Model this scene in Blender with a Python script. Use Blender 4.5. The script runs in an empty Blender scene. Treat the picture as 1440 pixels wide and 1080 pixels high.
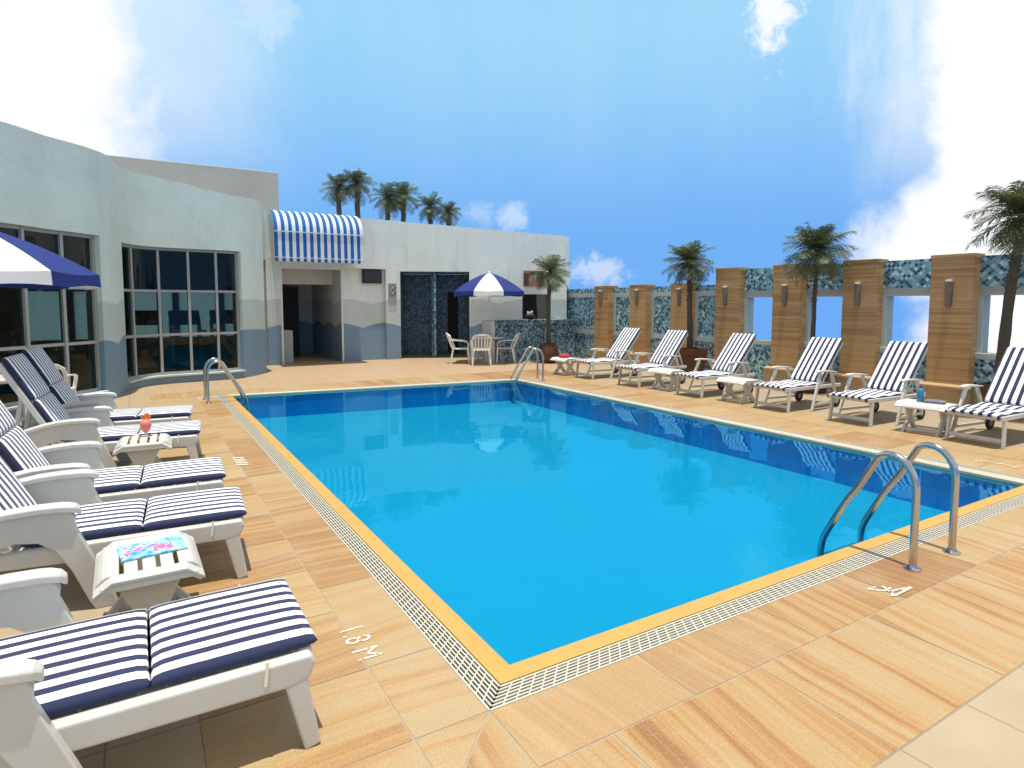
import bpy, bmesh, math, random
from math import sin, cos, pi, radians, atan2, hypot
from mathutils import Vector, Matrix

random.seed(7)
SC = bpy.context.scene
COL = SC.collection
R = radians

# ------------------------------------------------------------------ helpers
class MB:
    """collects faces and links them as one mesh object"""
    def __init__(s): s.v = []; s.f = []; s.m = []
    def add(s, vs, fs, mi=0):
        b = len(s.v); s.v += [tuple(p) for p in vs]
        for f in fs: s.f.append([b + i for i in f]); s.m.append(mi)
        return s
    def box(s, c, d, rx=0, ry=0, rz=0, mi=0):
        M = Matrix.Rotation(rz, 3, 'Z') @ Matrix.Rotation(ry, 3, 'Y') @ Matrix.Rotation(rx, 3, 'X')
        c = Vector(c); P = []
        for i in (-1, 1):
            for j in (-1, 1):
                for k in (-1, 1): P.append(c + M @ Vector((i*d[0]/2, j*d[1]/2, k*d[2]/2)))
        return s.add(P, [(0,1,3,2),(4,6,7,5),(0,4,5,1),(2,3,7,6),(0,2,6,4),(1,5,7,3)], mi)
    def bx(s, x0, x1, y0, y1, z0, z1, mi=0):
        return s.box(((x0+x1)/2,(y0+y1)/2,(z0+z1)/2),(x1-x0,y1-y0,z1-z0), mi=mi)
    def beam(s, p, q, w, h, side=None, mi=0, w2=None, h2=None):
        p, q = Vector(p), Vector(q); d = (q-p).normalized()
        if side is None: side = Vector((0,0,1)).cross(d) if abs(d.z) < .95 else Vector((0,1,0))
        side = Vector(side); side = (side - d*side.dot(d)).normalized(); up = d.cross(side)
        w2 = w if w2 is None else w2; h2 = h if h2 is None else h2
        P = []
        for c, a, b in ((p,w,h),(q,w2,h2)):
            for i, j in ((-1,-1),(1,-1),(1,1),(-1,1)): P.append(c + side*i*a/2 + up*j*b/2)
        return s.add(P, [(3,2,1,0),(4,5,6,7),(0,1,5,4),(1,2,6,5),(2,3,7,6),(3,0,4,7)], mi)
    def tube(s, pts, r, n=10, cap=True, mi=0):
        pts = [Vector(p) for p in pts]; m = len(pts)
        rs = r if isinstance(r, (list, tuple)) else [r]*m
        t0 = (pts[1]-pts[0]).normalized()
        nrm = t0.orthogonal().normalized(); P = []; prev = t0
        for i, p in enumerate(pts):
            t = (pts[min(i+1,m-1)]-pts[max(i-1,0)]).normalized()
            q = prev.rotation_difference(t); nrm = (q @ nrm); nrm = (nrm - t*nrm.dot(t)).normalized(); prev = t
            b = t.cross(nrm)
            for k in range(n):
                a = 2*pi*k/n; P.append(p + (nrm*cos(a)+b*sin(a))*rs[i])
        F = []
        for i in range(m-1):
            for k in range(n):
                k2 = (k+1) % n; F.append((i*n+k, i*n+k2, (i+1)*n+k2, (i+1)*n+k))
        if cap: F.append(tuple(range(n))[::-1]); F.append(tuple((m-1)*n+k for k in range(n)))
        return s.add(P, F, mi)
    def lathe(s, prof, n=20, c=(0,0,0), mi=0, cap=True):
        P = []; m = len(prof)
        for r, z in prof:
            for k in range(n): a = 2*pi*k/n; P.append((c[0]+r*cos(a), c[1]+r*sin(a), c[2]+z))
        F = [(i*n+k, i*n+(k+1)%n, (i+1)*n+(k+1)%n, (i+1)*n+k) for i in range(m-1) for k in range(n)]
        if cap: F += [tuple(range(n))[::-1], tuple((m-1)*n+k for k in range(n))]
        return s.add(P, F, mi)
    def prism(s, poly, a0, a1, axis='y', mi=0):
        def mk(u, w, a):
            return (u, a, w) if axis == 'y' else ((a, u, w) if axis == 'x' else (u, w, a))
        n = len(poly); P = [mk(u,w,a0) for u,w in poly] + [mk(u,w,a1) for u,w in poly]
        F = [tuple(range(n)), tuple(range(2*n-1, n-1, -1))] + [(i, i+n, (i+1)%n+n, (i+1)%n) for i in range(n)]
        return s.add(P, F, mi)
    def build(s, name, mat, parent=None, smooth=False, bevel=0, seg=2, angle=35, recalc=True, subsurf=0):
        me = bpy.data.meshes.new(name); me.from_pydata(s.v, [], s.f)
        mats = mat if isinstance(mat, (list, tuple)) else [mat]
        for m in mats: me.materials.append(m)
        if len(mats) > 1:
            for p, i in zip(me.polygons, s.m): p.material_index = i
        if recalc:
            bm = bmesh.new(); bm.from_mesh(me); bmesh.ops.recalc_face_normals(bm, faces=bm.faces); bm.to_mesh(me); bm.free()
        me.update()
        o = bpy.data.objects.new(name, me); COL.objects.link(o)
        if parent: o.parent = parent
        if smooth:
            for p in me.polygons: p.use_smooth = True
            if smooth != True:
                md = o.modifiers.new('es', 'EDGE_SPLIT'); md.split_angle = R(smooth)
        if bevel:
            md = o.modifiers.new('bv', 'BEVEL'); md.width = bevel; md.segments = seg; md.limit_method = 'ANGLE'; md.angle_limit = R(angle)
            md.harden_normals = False
        if subsurf:
            md = o.modifiers.new('ss', 'SUBSURF'); md.levels = md.render_levels = subsurf
        return o

def thing(name, label, cat, loc=(0,0,0), rz=0, group=None):
    o = bpy.data.objects.new(name, None); COL.objects.link(o)
    o.location = loc; o.rotation_euler = (0,0,rz); o.empty_display_size = .2
    o['label'] = label; o['category'] = cat
    if group: o['group'] = group
    return o
def tag(o, label, cat, group=None, loc=None, rz=None):
    o['label'] = label; o['category'] = cat
    if group: o['group'] = group
    if loc: o.location = loc
    if rz is not None: o.rotation_euler = (0,0,rz)
    return o
def struct(o): o['kind'] = 'structure'; return o
def dup(root, loc, rz, label, group=None):
    def cp(o, par):
        c = o.copy(); COL.objects.link(c); c.parent = par
        for ch in o.children: cp(ch, c)
        return c
    r = cp(root, None); r.location = loc; r.rotation_euler = (0,0,rz); r['label'] = label
    if group: r['group'] = group
    return r

# ------------------------------------------------------------------ materials
class NT:
    def __init__(s, name):
        s.mat = bpy.data.materials.new(name); s.mat.use_nodes = True
        s.t = s.mat.node_tree; s.t.nodes.clear()
        s.out = s.t.nodes.new('ShaderNodeOutputMaterial')
    def n(s, typ, ins=None, **kw):
        nd = s.t.nodes.new('ShaderNode'+typ)
        for k, v in kw.items(): setattr(nd, k, v)
        for k, v in (ins or {}).items(): s.set(nd.inputs[k], v)
        return nd
    def set(s, sock, v):
        if isinstance(v, bpy.types.NodeSocket): s.t.links.new(v, sock)
        elif isinstance(v, bpy.types.Node): s.t.links.new(v.outputs[0], sock)
        else: sock.default_value = v
    def math(s, op, a, b=None, c=None, clamp=False):
        nd = s.t.nodes.new('ShaderNodeMath'); nd.operation = op; nd.use_clamp = clamp
        for i, x in enumerate((a,b,c)):
            if x is not None: s.set(nd.inputs[i], x)
        return nd.outputs[0]
    def mix(s, f, a, b, blend='MIX'):
        nd = s.t.nodes.new('ShaderNodeMix'); nd.data_type = 'RGBA'; nd.blend_type = blend
        s.set(nd.inputs[0], f); s.set(nd.inputs[6], a); s.set(nd.inputs[7], b)
        return nd.outputs[2]
    def ramp(s, f, stops, interp='LINEAR'):
        nd = s.t.nodes.new('ShaderNodeValToRGB'); nd.color_ramp.interpolation = interp
        el = nd.color_ramp.elements
        while len(el) < len(stops): el.new(.5)
        for e, (p, c) in zip(el, stops): e.position = p; e.color = c if len(c) == 4 else (*c, 1)
        s.set(nd.inputs[0], f); return nd.outputs[0]
    def noise(s, vec, scale, detail=3, rough=.55, dist=0):
        nd = s.n('TexNoise', {'Scale': scale, 'Detail': detail, 'Roughness': rough, 'Distortion': dist})
        if vec is not None: s.set(nd.inputs['Vector'], vec)
        return nd.outputs[0]
    def bump(s, h, strength=.3, dist=.01):
        return s.n('Bump', {'Height': h, 'Strength': strength, 'Distance': dist}).outputs[0]
    def pbr(s, col, rough=.5, normal=None, **kw):
        b = s.n('BsdfPrincipled'); s.set(b.inputs['Base Color'], col); s.set(b.inputs['Roughness'], rough)
        if normal is not None: s.set(b.inputs['Normal'], normal)
        for k, v in kw.items(): s.set(b.inputs[k], v)
        s.t.links.new(b.outputs[0], s.out.inputs[0]); return s.mat
    def pos(s): return s.n('NewGeometry').outputs['Position']
    def obj(s): return s.n('TexCoord').outputs['Object']
    def sep(s, v): return s.n('SeparateXYZ', {0: v}).outputs
    def comb(s, x, y, z=0): return s.n('CombineXYZ', {0: x, 1: y, 2: z}).outputs[0]

def c4(c): return (*c, 1)
def plain(name, col, rough=.5, var=.12, scale=6, bump=0, bscale=60, metallic=0, dirt=0, **kw):
    t = NT(name); p = t.obj()
    n = t.noise(p, scale, 4)
    c = t.mix(n, c4([x*(1-var) for x in col]), c4([min(1, x*(1+var)) for x in col]))
    if dirt:
        z = t.sep(t.pos())[2]
        m = t.math('MULTIPLY', t.noise(t.pos(), 2.5, 5, .7), t.math('SUBTRACT', 1, t.math('MULTIPLY', z, 2.2), clamp=True))
        c = t.mix(t.math('MULTIPLY', m, dirt), c, (.25,.2,.14,1))
    nm = t.bump(t.noise(p, bscale, 3), bump, .01) if bump else None
    return t.pbr(c, rough, nm, Metallic=metallic, **kw)

def m_paving():
    t = NT('sandstone'); uv = t.n('UVMap', uv_map='uv').outputs[0]
    at = t.n('VertexColor', layer_name='rnd'); ac = t.n('SeparateColor', {0: at.outputs[0]}).outputs
    u, v, _ = t.sep(uv)
    w = t.math('MULTIPLY', t.math('SUBTRACT', t.noise(t.comb(t.math('MULTIPLY',u,1.1), t.math('MULTIPLY',v,1.5)), 1.0, 2), .5), .13)
    vv = t.math('ADD', t.math('ADD', v, w), t.math('MULTIPLY', u, t.math('MULTIPLY', t.math('SUBTRACT', ac[2], .5), .35)))
    def band(us, vs, det, ro): return t.noise(t.comb(t.math('MULTIPLY', u, us), t.math('MULTIPLY', vv, vs)), 1.0, det, ro)
    big = band(.25, 3.2, 2, .5); med = band(.22, 15, 4, .6); fine = band(.8, 62, 3, .6)
    f = t.math('ADD', t.math('MULTIPLY', t.math('SUBTRACT', big, .5), 1.0), t.math('MULTIPLY', t.math('SUBTRACT', med, .5), 1.9))
    f = t.math('ADD', t.math('ADD', f, .50), t.math('MULTIPLY', t.math('SUBTRACT', fine, .5), .62))
    f = t.math('ADD', f, t.math('MULTIPLY', t.math('SUBTRACT', ac[0], .5), .58))
    c = t.ramp(f, [(.10,(.44,.35,.195)),(.30,(.45,.315,.145)),(.45,(.445,.27,.10)),(.57,(.40,.215,.070)),(.70,(.335,.165,.050)),(.85,(.27,.125,.038)),(1.0,(.38,.22,.085))])
    pale = t.mix(.60, c, (.52,.395,.215,1))
    c = t.mix(ac[1], c, pale)
    c = t.mix(1.0, c, (.885,.81,.71,1), 'MULTIPLY')
    stain = t.noise(t.pos(), 1.3, 5, .65)
    c = t.mix(t.math('MULTIPLY', t.math('SUBTRACT', stain, .5, clamp=True), 1.9), c, (.42,.345,.235,1))
    spec = t.noise(t.pos(), 90, 2)
    c = t.mix(.16, c, t.ramp(spec, [(.3,(.2,.11,.05)),(.7,(.62,.48,.28))]))
    rg = t.ramp(stain, [(.35,(.42,)*3),(.7,(.62,)*3)])
    return t.pbr(c, rg, t.bump(t.math('ADD', fine, spec), .12, .004))

def m_tiles():
    t = NT('beige_floor_tile'); p = t.pos(); x, y, _ = t.sep(p)
    s = .52
    gx = t.math('PINGPONG', t.math('ADD', x, .17), s/2); gy = t.math('PINGPONG', t.math('ADD', y, -2.72+10*s), s/2)
    g = t.math('MINIMUM', gx, gy)
    line = t.math('LESS_THAN', g, .004)
    cell = t.comb(t.math('FLOOR', t.math('DIVIDE', t.math('ADD', x, .17), s)), t.math('FLOOR', t.math('DIVIDE', t.math('ADD', y, -2.72+10*s), s)))
    rn = t.n('TexWhiteNoise', {'Vector': cell}).outputs[0]
    n = t.noise(p, 3, 5, .65); n2 = t.noise(p, 120, 2)
    c = t.ramp(n, [(.3,(.36,.275,.165)),(.7,(.415,.325,.205))])
    c = t.mix(t.math('MULTIPLY', rn, .25), c, (.37,.275,.165,1))
    c = t.mix(.08, c, t.ramp(n2, [(.3,(.3,.22,.14)),(.7,(.8,.66,.5))]))
    far = t.math('MULTIPLY', t.math('SUBTRACT', y, 12.0), .6, clamp=True)
    c = t.mix(far, c, t.ramp(n, [(.3,(.42,.28,.155)),(.7,(.455,.325,.195))]))
    c = t.mix(t.math('MULTIPLY', line, .75), c, (.2,.14,.09,1))
    return t.pbr(c, .5, t.bump(t.math('SUBTRACT', n2, t.math('MULTIPLY', line, 3)), .12, .004))

def m_mosaic(name='blue_mosaic_tile', dark=1.0, cell=.054):
    t = NT(name); x, y, z = t.sep(t.pos())
    u = t.math('SUBTRACT', x, y)
    k = .7071/cell
    a = t.math('MULTIPLY', t.math('ADD', u, z), k); b = t.math('MULTIPLY', t.math('SUBTRACT', z, u), k)
    ca, cb = t.math('FLOOR', a), t.math('FLOOR', b)
    wn = t.n('TexWhiteNoise', {'Vector': t.comb(ca, cb)}).outputs[0]
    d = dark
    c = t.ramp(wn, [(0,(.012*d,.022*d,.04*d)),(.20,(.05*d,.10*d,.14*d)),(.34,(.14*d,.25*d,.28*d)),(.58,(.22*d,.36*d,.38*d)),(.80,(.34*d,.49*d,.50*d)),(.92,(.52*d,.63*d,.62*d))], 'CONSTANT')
    gr = t.math('MINIMUM', t.math('PINGPONG', a, .5), t.math('PINGPONG', b, .5))
    c = t.mix(t.math('MULTIPLY', t.math('LESS_THAN', gr, .06), .55), c, (.34*d,.42*d,.42*d,1))
    c = t.mix(1.0, c, (.86,1.0,1.10,1), 'MULTIPLY')
    big = t.noise(t.pos(), 2.2, 3)
    c = t.mix(t.math('MULTIPLY', big, .2), c, (.15*d,.24*d,.27*d,1))
    return t.pbr(c, .3, t.bump(t.math('MINIMUM', gr, .1), .2, .004))

def m_wave(name='wave_painted_plaster', tint=(1,1,1)):
    t = NT(name); p = t.pos(); x, y, z = t.sep(p)
    u = t.math('SUBTRACT', x, y)
    nz = t.noise(p, 2.2, 5, .65)
    w1 = t.math('ADD', .97, t.math('MULTIPLY', t.math('ABSOLUTE', t.math('SINE', t.math('MULTIPLY', u, 2.3))), .15))
    w2 = t.math('ADD', 1.68, t.math('MULTIPLY', t.math('ABSOLUTE', t.math('SINE', t.math('ADD', t.math('MULTIPLY', u, 1.9), .8))), .15))
    e1 = t.math('MULTIPLY', t.math('SUBTRACT', w1, z), 40, clamp=True); e2 = t.math('MULTIPLY', t.math('SUBTRACT', w2, z), 25, clamp=True)
    white = t.ramp(nz, [(.3,(.71,.75,.67)),(.7,(.79,.81,.72))])
    streak = t.noise(t.comb(t.math('MULTIPLY', u, 5), t.math('MULTIPLY', z, .5)), 1, 4, .7)
    white = t.mix(t.math('MULTIPLY', t.math('SUBTRACT', streak, .5, clamp=True), 1.1), white, (.40,.42,.37,1))
    midc = t.mix(nz, (.36,.43,.42,1), (.43,.49,.48,1))
    low = t.mix(nz, (.165,.26,.35,1), (.22,.32,.41,1))
    c = t.mix(t.math('MULTIPLY', e2, .55), white, midc)
    c = t.mix(e1, c, low)
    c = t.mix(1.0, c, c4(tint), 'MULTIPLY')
    dirt = t.math('MULTIPLY', t.math('SUBTRACT', .25, z, clamp=True), 1.6, clamp=True)
    c = t.mix(t.math('MULTIPLY', dirt, nz), c, (.2,.2,.19,1))
    h = t.math('ADD', t.noise(p, 45, 4, .6), t.math('MULTIPLY', t.noise(p, 9, 3), .7))
    return t.pbr(c, .85, t.bump(h, .45, .012))

def m_pillar():
    t = NT('banded_sandstone_cladding'); p = t.pos(); x, y, z = t.sep(p)
    u = t.math('SUBTRACT', x, y)
    cell = t.math('FLOOR', t.math('DIVIDE', z, .4)); pc = t.math('FLOOR', t.math('DIVIDE', u, .76))
    wn = t.n('TexWhiteNoise', {'Vector': t.comb(cell, pc)}).outputs[0]
    w = t.math('MULTIPLY', t.noise(p, 1.1, 2), .05)
    zz = t.math('ADD', z, w)
    st = t.noise(t.comb(t.math('MULTIPLY', u, .3), t.math('MULTIPLY', zz, 17), t.math('MULTIPLY', wn, 7)), 1, 5, .6)
    f = t.math('ADD', st, t.math('MULTIPLY', t.math('SUBTRACT', wn, .5), .16))
    c = t.ramp(f, [(.28,(.54,.335,.155)),(.45,(.50,.295,.125)),(.56,(.43,.235,.09)),(.68,(.33,.165,.058)),(.8,(.42,.24,.10))])
    c = t.mix(.10, c, t.ramp(t.noise(p, 70, 2), [(.3,(.12,.06,.02)),(.7,(.7,.45,.2))]))
    j = t.math('LESS_THAN', t.math('PINGPONG', z, .2), .0035)
    c = t.mix(t.math('MULTIPLY', j, .6), c, (.16,.09,.04,1))
    return t.pbr(c, .7, t.bump(st, .25, .01))

def m_water():
    t = NT('pool_water'); p = t.pos()
    n1 = t.noise(p, 1.3, 2, .4); n2 = t.noise(p, 6, 2, .5)
    h = t.math('ADD', n1, t.math('MULTIPLY', n2, .12))
    nm = t.bump(h, .11, .05)
    fr = t.n('Fresnel', {'IOR': 1.33}); t.set(fr.inputs['Normal'], nm)
    tr = t.n('BsdfTransparent', {'Color': (.50,.93,.985,1)})
    gl = t.n('BsdfGlossy', {'Color': (.25,.84,1,1), 'Roughness': .012, 'Normal': nm})
    mx = t.n('MixShader', {0: t.math('MULTIPLY', fr, .85), 1: tr.outputs[0], 2: gl.outputs[0]})
    t.t.links.new(mx.outputs[0], t.out.inputs[0]); return t.mat

def m_basin():
    t = NT('pool_basin_tile'); p = t.pos(); x, y, z = t.sep(p)
    s = .25
    g = t.math('MINIMUM', t.math('PINGPONG', x, s/2), t.math('PINGPONG', y, s/2))
    n = t.noise(p, .7, 4, .6)
    c = t.mix(n, (.0004,.265,.445,1), (.001,.305,.50,1))
    c = t.mix(t.math('MULTIPLY', t.math('LESS_THAN', g, .006), .12), c, (.0005,.25,.41,1))
    sp = t.n('TexVoronoi', {'Vector': t.n('VectorMath', {0: p, 1: t.n('TexNoise', {'Vector': p, 'Scale': 2.0}).outputs[1]}, operation='ADD').outputs[0], 'Scale': 3.2}, feature='DISTANCE_TO_EDGE').outputs[0]
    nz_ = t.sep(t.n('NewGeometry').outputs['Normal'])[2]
    c = t.mix(t.math('LESS_THAN', t.math('ABSOLUTE', nz_), .5), c, (.001,.34,.80,1))  # upright walls coloured brighter to make up for the weak light on them
    return t.pbr(c, .6)

def m_stripe(name, period, duty, off=0.0):
    t = NT(name); o = t.obj(); x, y, z = t.sep(o)
    w = t.math('MULTIPLY', t.math('SUBTRACT', t.noise(o, 5, 2), .5), .006)
    fr = t.math('FRACT', t.math('ADD', t.math('DIVIDE', t.math('ADD', y, w), period), off+20))
    m = t.math('LESS_THAN', fr, duty)
    weave = t.noise(o, 260, 2)
    white = t.mix(t.noise(o, 4, 4), (.76,.76,.75,1), (.84,.84,.83,1))
    navy = t.mix(weave, (.008,.012,.045,1), (.016,.024,.085,1))
    c = t.mix(m, white, navy)
    h = t.math('ADD', t.math('MULTIPLY', weave, .25), t.noise(o, 9, 3))
    return t.pbr(c, .85, t.bump(h, .35, .012), **{'Sheen Weight': .15})

def m_glass():
    t = NT('window_glass')
    fr = t.n('Fresnel', {'IOR': 1.45})
    tr = t.n('BsdfTransparent', {'Color': (.42,.50,.47,1)})
    nm = t.bump(t.noise(t.pos(), 1.1, 2), .04, .03)
    gl = t.n('BsdfGlossy', {'Color': (.58,.66,.60,1), 'Roughness': .01, 'Normal': nm})
    mx = t.n('MixShader', {0: t.math('ADD', t.math('MULTIPLY', fr, .6), .015), 1: tr.outputs[0], 2: gl.outputs[0]})
    t.t.links.new(mx.outputs[0], t.out.inputs[0]); return t.mat

def m_leaf(name, a, b):
    t = NT(name); p = t.pos()
    n = t.noise(p, 5, 3); g = t.n('ObjectInfo').outputs['Random']
    c = t.mix(n, c4(a), c4(b))
    d = t.n('BsdfPrincipled', {'Base Color': c, 'Roughness': .45})
    tl = t.n('BsdfTranslucent', {'Color': c})
    mx = t.n('MixShader', {0: .25, 1: d.outputs[0], 2: tl.outputs[0]})
    t.t.links.new(mx.outputs[0], t.out.inputs[0]); return t.mat

def m_fabric(name, col):
    t = NT(name); o = t.obj(); n = t.noise(o, 3, 3)
    c = t.mix(n, c4([k*.9 for k in col]), c4([min(1,k*1.08) for k in col]))
    d = t.n('BsdfPrincipled', {'Base Color': c, 'Roughness': .8, 'Normal': t.bump(t.noise(o, 7, 3), .25, .01)})
    tl = t.n('BsdfTranslucent', {'Color': c})
    mx = t.n('MixShader', {0: .22, 1: d.outputs[0], 2: tl.outputs[0]})
    t.t.links.new(mx.outputs[0], t.out.inputs[0]); return t.mat

def m_steel():
    t = NT('polished_steel'); n = t.noise(t.obj(), 25, 3)
    return t.pbr((.50,.49,.47,1), t.ramp(n, [(.3,(.12,)*3),(.8,(.26,)*3)]), None, Metallic=1.0)

def m_magazine():
    t = NT('magazine_cover'); o = t.obj(); x, y, z = t.sep(o)
    n = t.noise(o, 16, 4, .7)
    c = t.ramp(n, [(.35,(.02,.25,.55)),(.46,(.12,.5,.7)),(.55,(.55,.75,.82)),(.62,(.15,.55,.75)),(.72,(.7,.85,.9))])
    pk = t.math('MULTIPLY', t.math('GREATER_THAN', t.noise(o, 34, 3), .53), t.math('MULTIPLY', t.math('LESS_THAN', t.math('ABSOLUTE', y), .075), t.math('LESS_THAN', t.math('ABSOLUTE', t.math('ADD', x, .02)), .11)))
    c = t.mix(pk, c, (.75,.12,.32,1))
    return t.pbr(c, .25)

PAVE = m_paving(); TILE = m_tiles(); MOS = m_mosaic('blue_mosaic_tile', 1.2); MOSD = m_mosaic('dark_mosaic_tile', .55, .06); WAVE = m_wave(); WAVE_SHADE = m_wave('shade_tinted_wave_plaster', (.80,.87,.865)); PILLAR = m_pillar()  # second wave plaster is tinted darker: the curved wall's shade put into colour
WATER = m_water(); BASIN = m_basin(); GLASS = m_glass(); STEEL = m_steel()
PLAST = plain('white_resin', (.56,.55,.50), .42, .06, 5, .05, 40, dirt=.35)
PLASTB = plain('weathered_white_wood', (.62,.60,.54), .55, .10, 8, .12, 50, dirt=.5)
PLASTC = plain('cream_resin', (.74,.73,.66), .4, .06, 5, dirt=.25)
STRIPE = m_stripe('navy_stripe_fabric', .0815, .46, .90)
STRIPE2 = m_stripe('navy_stripe_fabric_wide', .094, .46, .23)
COPE = plain('yellow_coping_stone', (.50,.305,.075), .5, .12, 7, .08, 70)
COPEW = plain('pale_coping_stone', (.52,.46,.33), .5, .12, 7, .08, 70)
GRW = plain('white_grate_plastic', (.55,.51,.40), .45, .10, 9, dirt=.0)
DARK = plain('drain_shadow', (.016,.013,.010), .9)
BED = plain('grout', (.37,.29,.20), .9, .2, 12)
def m_worn():
    t = NT('worn_white_paint'); p = t.pos(); n = t.noise(p, 38, 5, .7)
    b = t.n('BsdfPrincipled', {'Base Color': t.mix(t.noise(p, 12, 3), (.62,.56,.42,1), (.72,.68,.56,1)), 'Roughness': .7})
    mx = t.n('MixShader', {0: t.math('GREATER_THAN', n, .44), 1: t.n('BsdfTransparent').outputs[0], 2: b.outputs[0]})
    t.t.links.new(mx.outputs[0], t.out.inputs[0]); return t.mat
WORN = m_worn()
PAINT = plain('worn_white_paint', (.80,.74,.60), .7, .08, 30)
GREYP = plain('grey_concrete', (.42,.42,.39), .85, .1, 5, .2, 30)
BAND = plain('pale_green_render', (.44,.50,.47), .8, .1, 6, .15, 40)
FRAMEG = plain('grey_aluminium', (.33,.34,.32), .45, .08, 6)
UBLUE = m_fabric('blue_canvas', (.014,.035,.21)); UWHITE = m_fabric('white_canvas', (.80,.80,.78))
ABLUE = m_fabric('awning_blue', (.010,.125,.40)); AWHITE = m_fabric('awning_white', (.74,.80,.84))
LEAF = m_leaf('palm_leaf', (.055,.075,.027), (.16,.185,.075)); LEAFY = m_leaf('yellower_palm_leaf', (.06,.085,.022), (.16,.20,.06))  # second leaf is a slightly yellower green
BARK = plain('palm_bark', (.085,.065,.045), .9, .35, 25, .8, 30)
TERRA = plain('terracotta', (.11,.042,.018), .75, .25, 9, .3, 30)
SOIL = plain('soil', (.05,.035,.022), .95, .3, 20, .6, 40)
STONEB = plain('pale_plinth_stone', (.44,.30,.15), .75, .22, 8, .3, 25)
RUBBER = plain('black_rubber', (.02,.02,.02), .7)
HUB = plain('grey_hub', (.45,.44,.40), .6)
LAMP = plain('grey_lamp_metal', (.20,.165,.12), .5, .15)
LAMPT = plain('white_lamp_glass', (.75,.75,.70), .3)
INTW = plain('interior_wall', (.30,.33,.31), .9); INTF = plain('interior_floor', (.20,.14,.09), .5, .2); INTC = plain('interior_ceiling', (.25,.27,.26), .9)
BLACK = plain('black_plastic', (.018,.018,.02), .45)
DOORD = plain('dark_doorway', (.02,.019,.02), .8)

# ------------------------------------------------------------------ ground, pool
def off(poly, d):
    n = len(poly); out = []
    for i in range(n):
        p0, p1, p2 = Vector(poly[i-1]), Vector(poly[i]), Vector(poly[(i+1)%n])
        e1 = (p1-p0).normalized(); e2 = (p2-p1).normalized()
        n1 = Vector((e1.y,-e1.x)); n2 = Vector((e2.y,-e2.x)); b = (n1+n2); b = b/(b.dot(n1))
        out.append(tuple(p1 + b*d))
    return out
W = [(1.43,2.40),(7.15,2.40),(7.17,11.75),(1.43,12.42)]
C = off(W, .105); G = off(W, .235); Bd = off(W, .255)
SX0, SX1, SY0, SY1 = .15, 8.85, 1.16, 13.3
def ring(inner, outer, z, name, mat, dz=.0):
    m = MB(); n = 4
    m.add([(*p, z) for p in inner] + [(*p, z+dz) for p in outer], [(i, (i+1)%n, (i+1)%n+n, i+n) for i in range(n)])
    return m
# terrace: tiled roof deck around the sandstone border
m = MB(); XL, XR, YN, YF = -14, 12.4, -14, 24
for a in ((XL,XR,YN,SY0),(XL,SX0,SY0,SY1),(SX1,XR,SY0,SY1),(XL,XR,SY1,YF)):
    m.add([(a[0],a[2],0),(a[1],a[2],0),(a[1],a[3],0),(a[0],a[3],0)], [(0,1,2,3)])
struct(m.build('tiled_deck', TILE, recalc=False))
S4 = [(SX0,SY0),(SX1,SY0),(SX1,SY1),(SX0,SY1)]
struct(ring(G, S4, -.002, '', None).build('paving_bed', BED, recalc=False))

slabs = []   # (polygon, band direction)
def inset(poly, d=.0045): return off(poly, -d)
def gy(x):   # far outer edge of the grate as a function of x
    (x0,y0),(x1,y1) = G[3], G[2]; return y0+(y1-y0)*(x-x0)/(x1-x0)
def gx_r(y):
    (x0,y0),(x1,y1) = G[1], G[2]; return x0+(x1-x0)*(y-y0)/(y1-y0)
gx0, gy0 = G[0]
rs = random.Random(3)
# near border, bands running away from the pool; two rows
def cuts(a, b, step, jit=.08):
    n = max(1, round((b-a)/step)); st = (b-a)/n
    return [a] + [a+st*i + rs.uniform(-jit,jit)*st for i in range(1,n)] + [b]
c1 = cuts(gx0, SX1, .86); ym = 1.79
for a, b in zip(c1, c1[1:]): slabs.append(([(a,ym),(b,ym),(b,gy0),(a,gy0)], 'y'))
dx = gx0 - (gy0-ym)
c2 = cuts(gx0+.35, SX1, .92); c2 = [None]+c2
slabs.append(([(gx0-(gy0-SY0),SY0),(c2[1],SY0),(c2[1],ym),(dx,ym)], 'y'))
slabs.append(([(dx,ym),(gx0,ym),(gx0,gy0)], 'y'))
for a, b in zip(c2[1:], c2[2:]): slabs.append(([(a,SY0),(b,SY0),(b,ym),(a,ym)], 'y'))
# left border
xm = .86; cl = [gy0, 2.73] + [2.73+.93*i for i in range(1,11)]
fy = 12.6
ymt = gy0-(gx0-xm)
slabs.append(([(xm,ymt),(gx0,gy0),(xm,gy0)], 'x'))
slabs.append(([(SX0,SY0),(gx0-(gy0-SY0),SY0),(xm,ymt),(xm,gy0),(SX0,gy0)], 'x'))
for a, b in zip(cl, cl[1:]):
    b2 = min(b, fy); 
    if a < fy: slabs.append(([(xm,a),(gx0,a),(gx0,b2),(xm,b2)], 'x'))
cl2 = [gy0, 2.72] + [2.72+.62*i for i in range(1,17)]
for a, b in zip(cl2, cl2[1:]):
    b2 = min(b, fy)
    if a < fy: slabs.append(([(SX0,a),(xm,a),(xm,b2),(SX0,b2)], 'x'))
# far border
slabs.append(([(SX0,fy),(gx0-.02,fy),(gx0-.02,SY1),(SX0,SY1)], 'y'))
cf = cuts(gx0-.02, SX1, .7)
for a, b in zip(cf, cf[1:]):
    ya, yb = gy(min(a, G[2][0])), gy(min(b, G[2][0]))
    if a < G[2][0] < b: slabs.append(([(a,ya),(G[2][0],gy(G[2][0])),(b,gy(G[2][0])),(b,SY1),(a,SY1)], 'y'))
    elif a >= G[2][0]: slabs.append(([(a,G[2][1]),(b,G[2][1]),(b,SY1),(a,SY1)], 'y'))
    else: slabs.append(([(a,ya),(b,yb),(b,SY1),(a,SY1)], 'y'))
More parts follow.
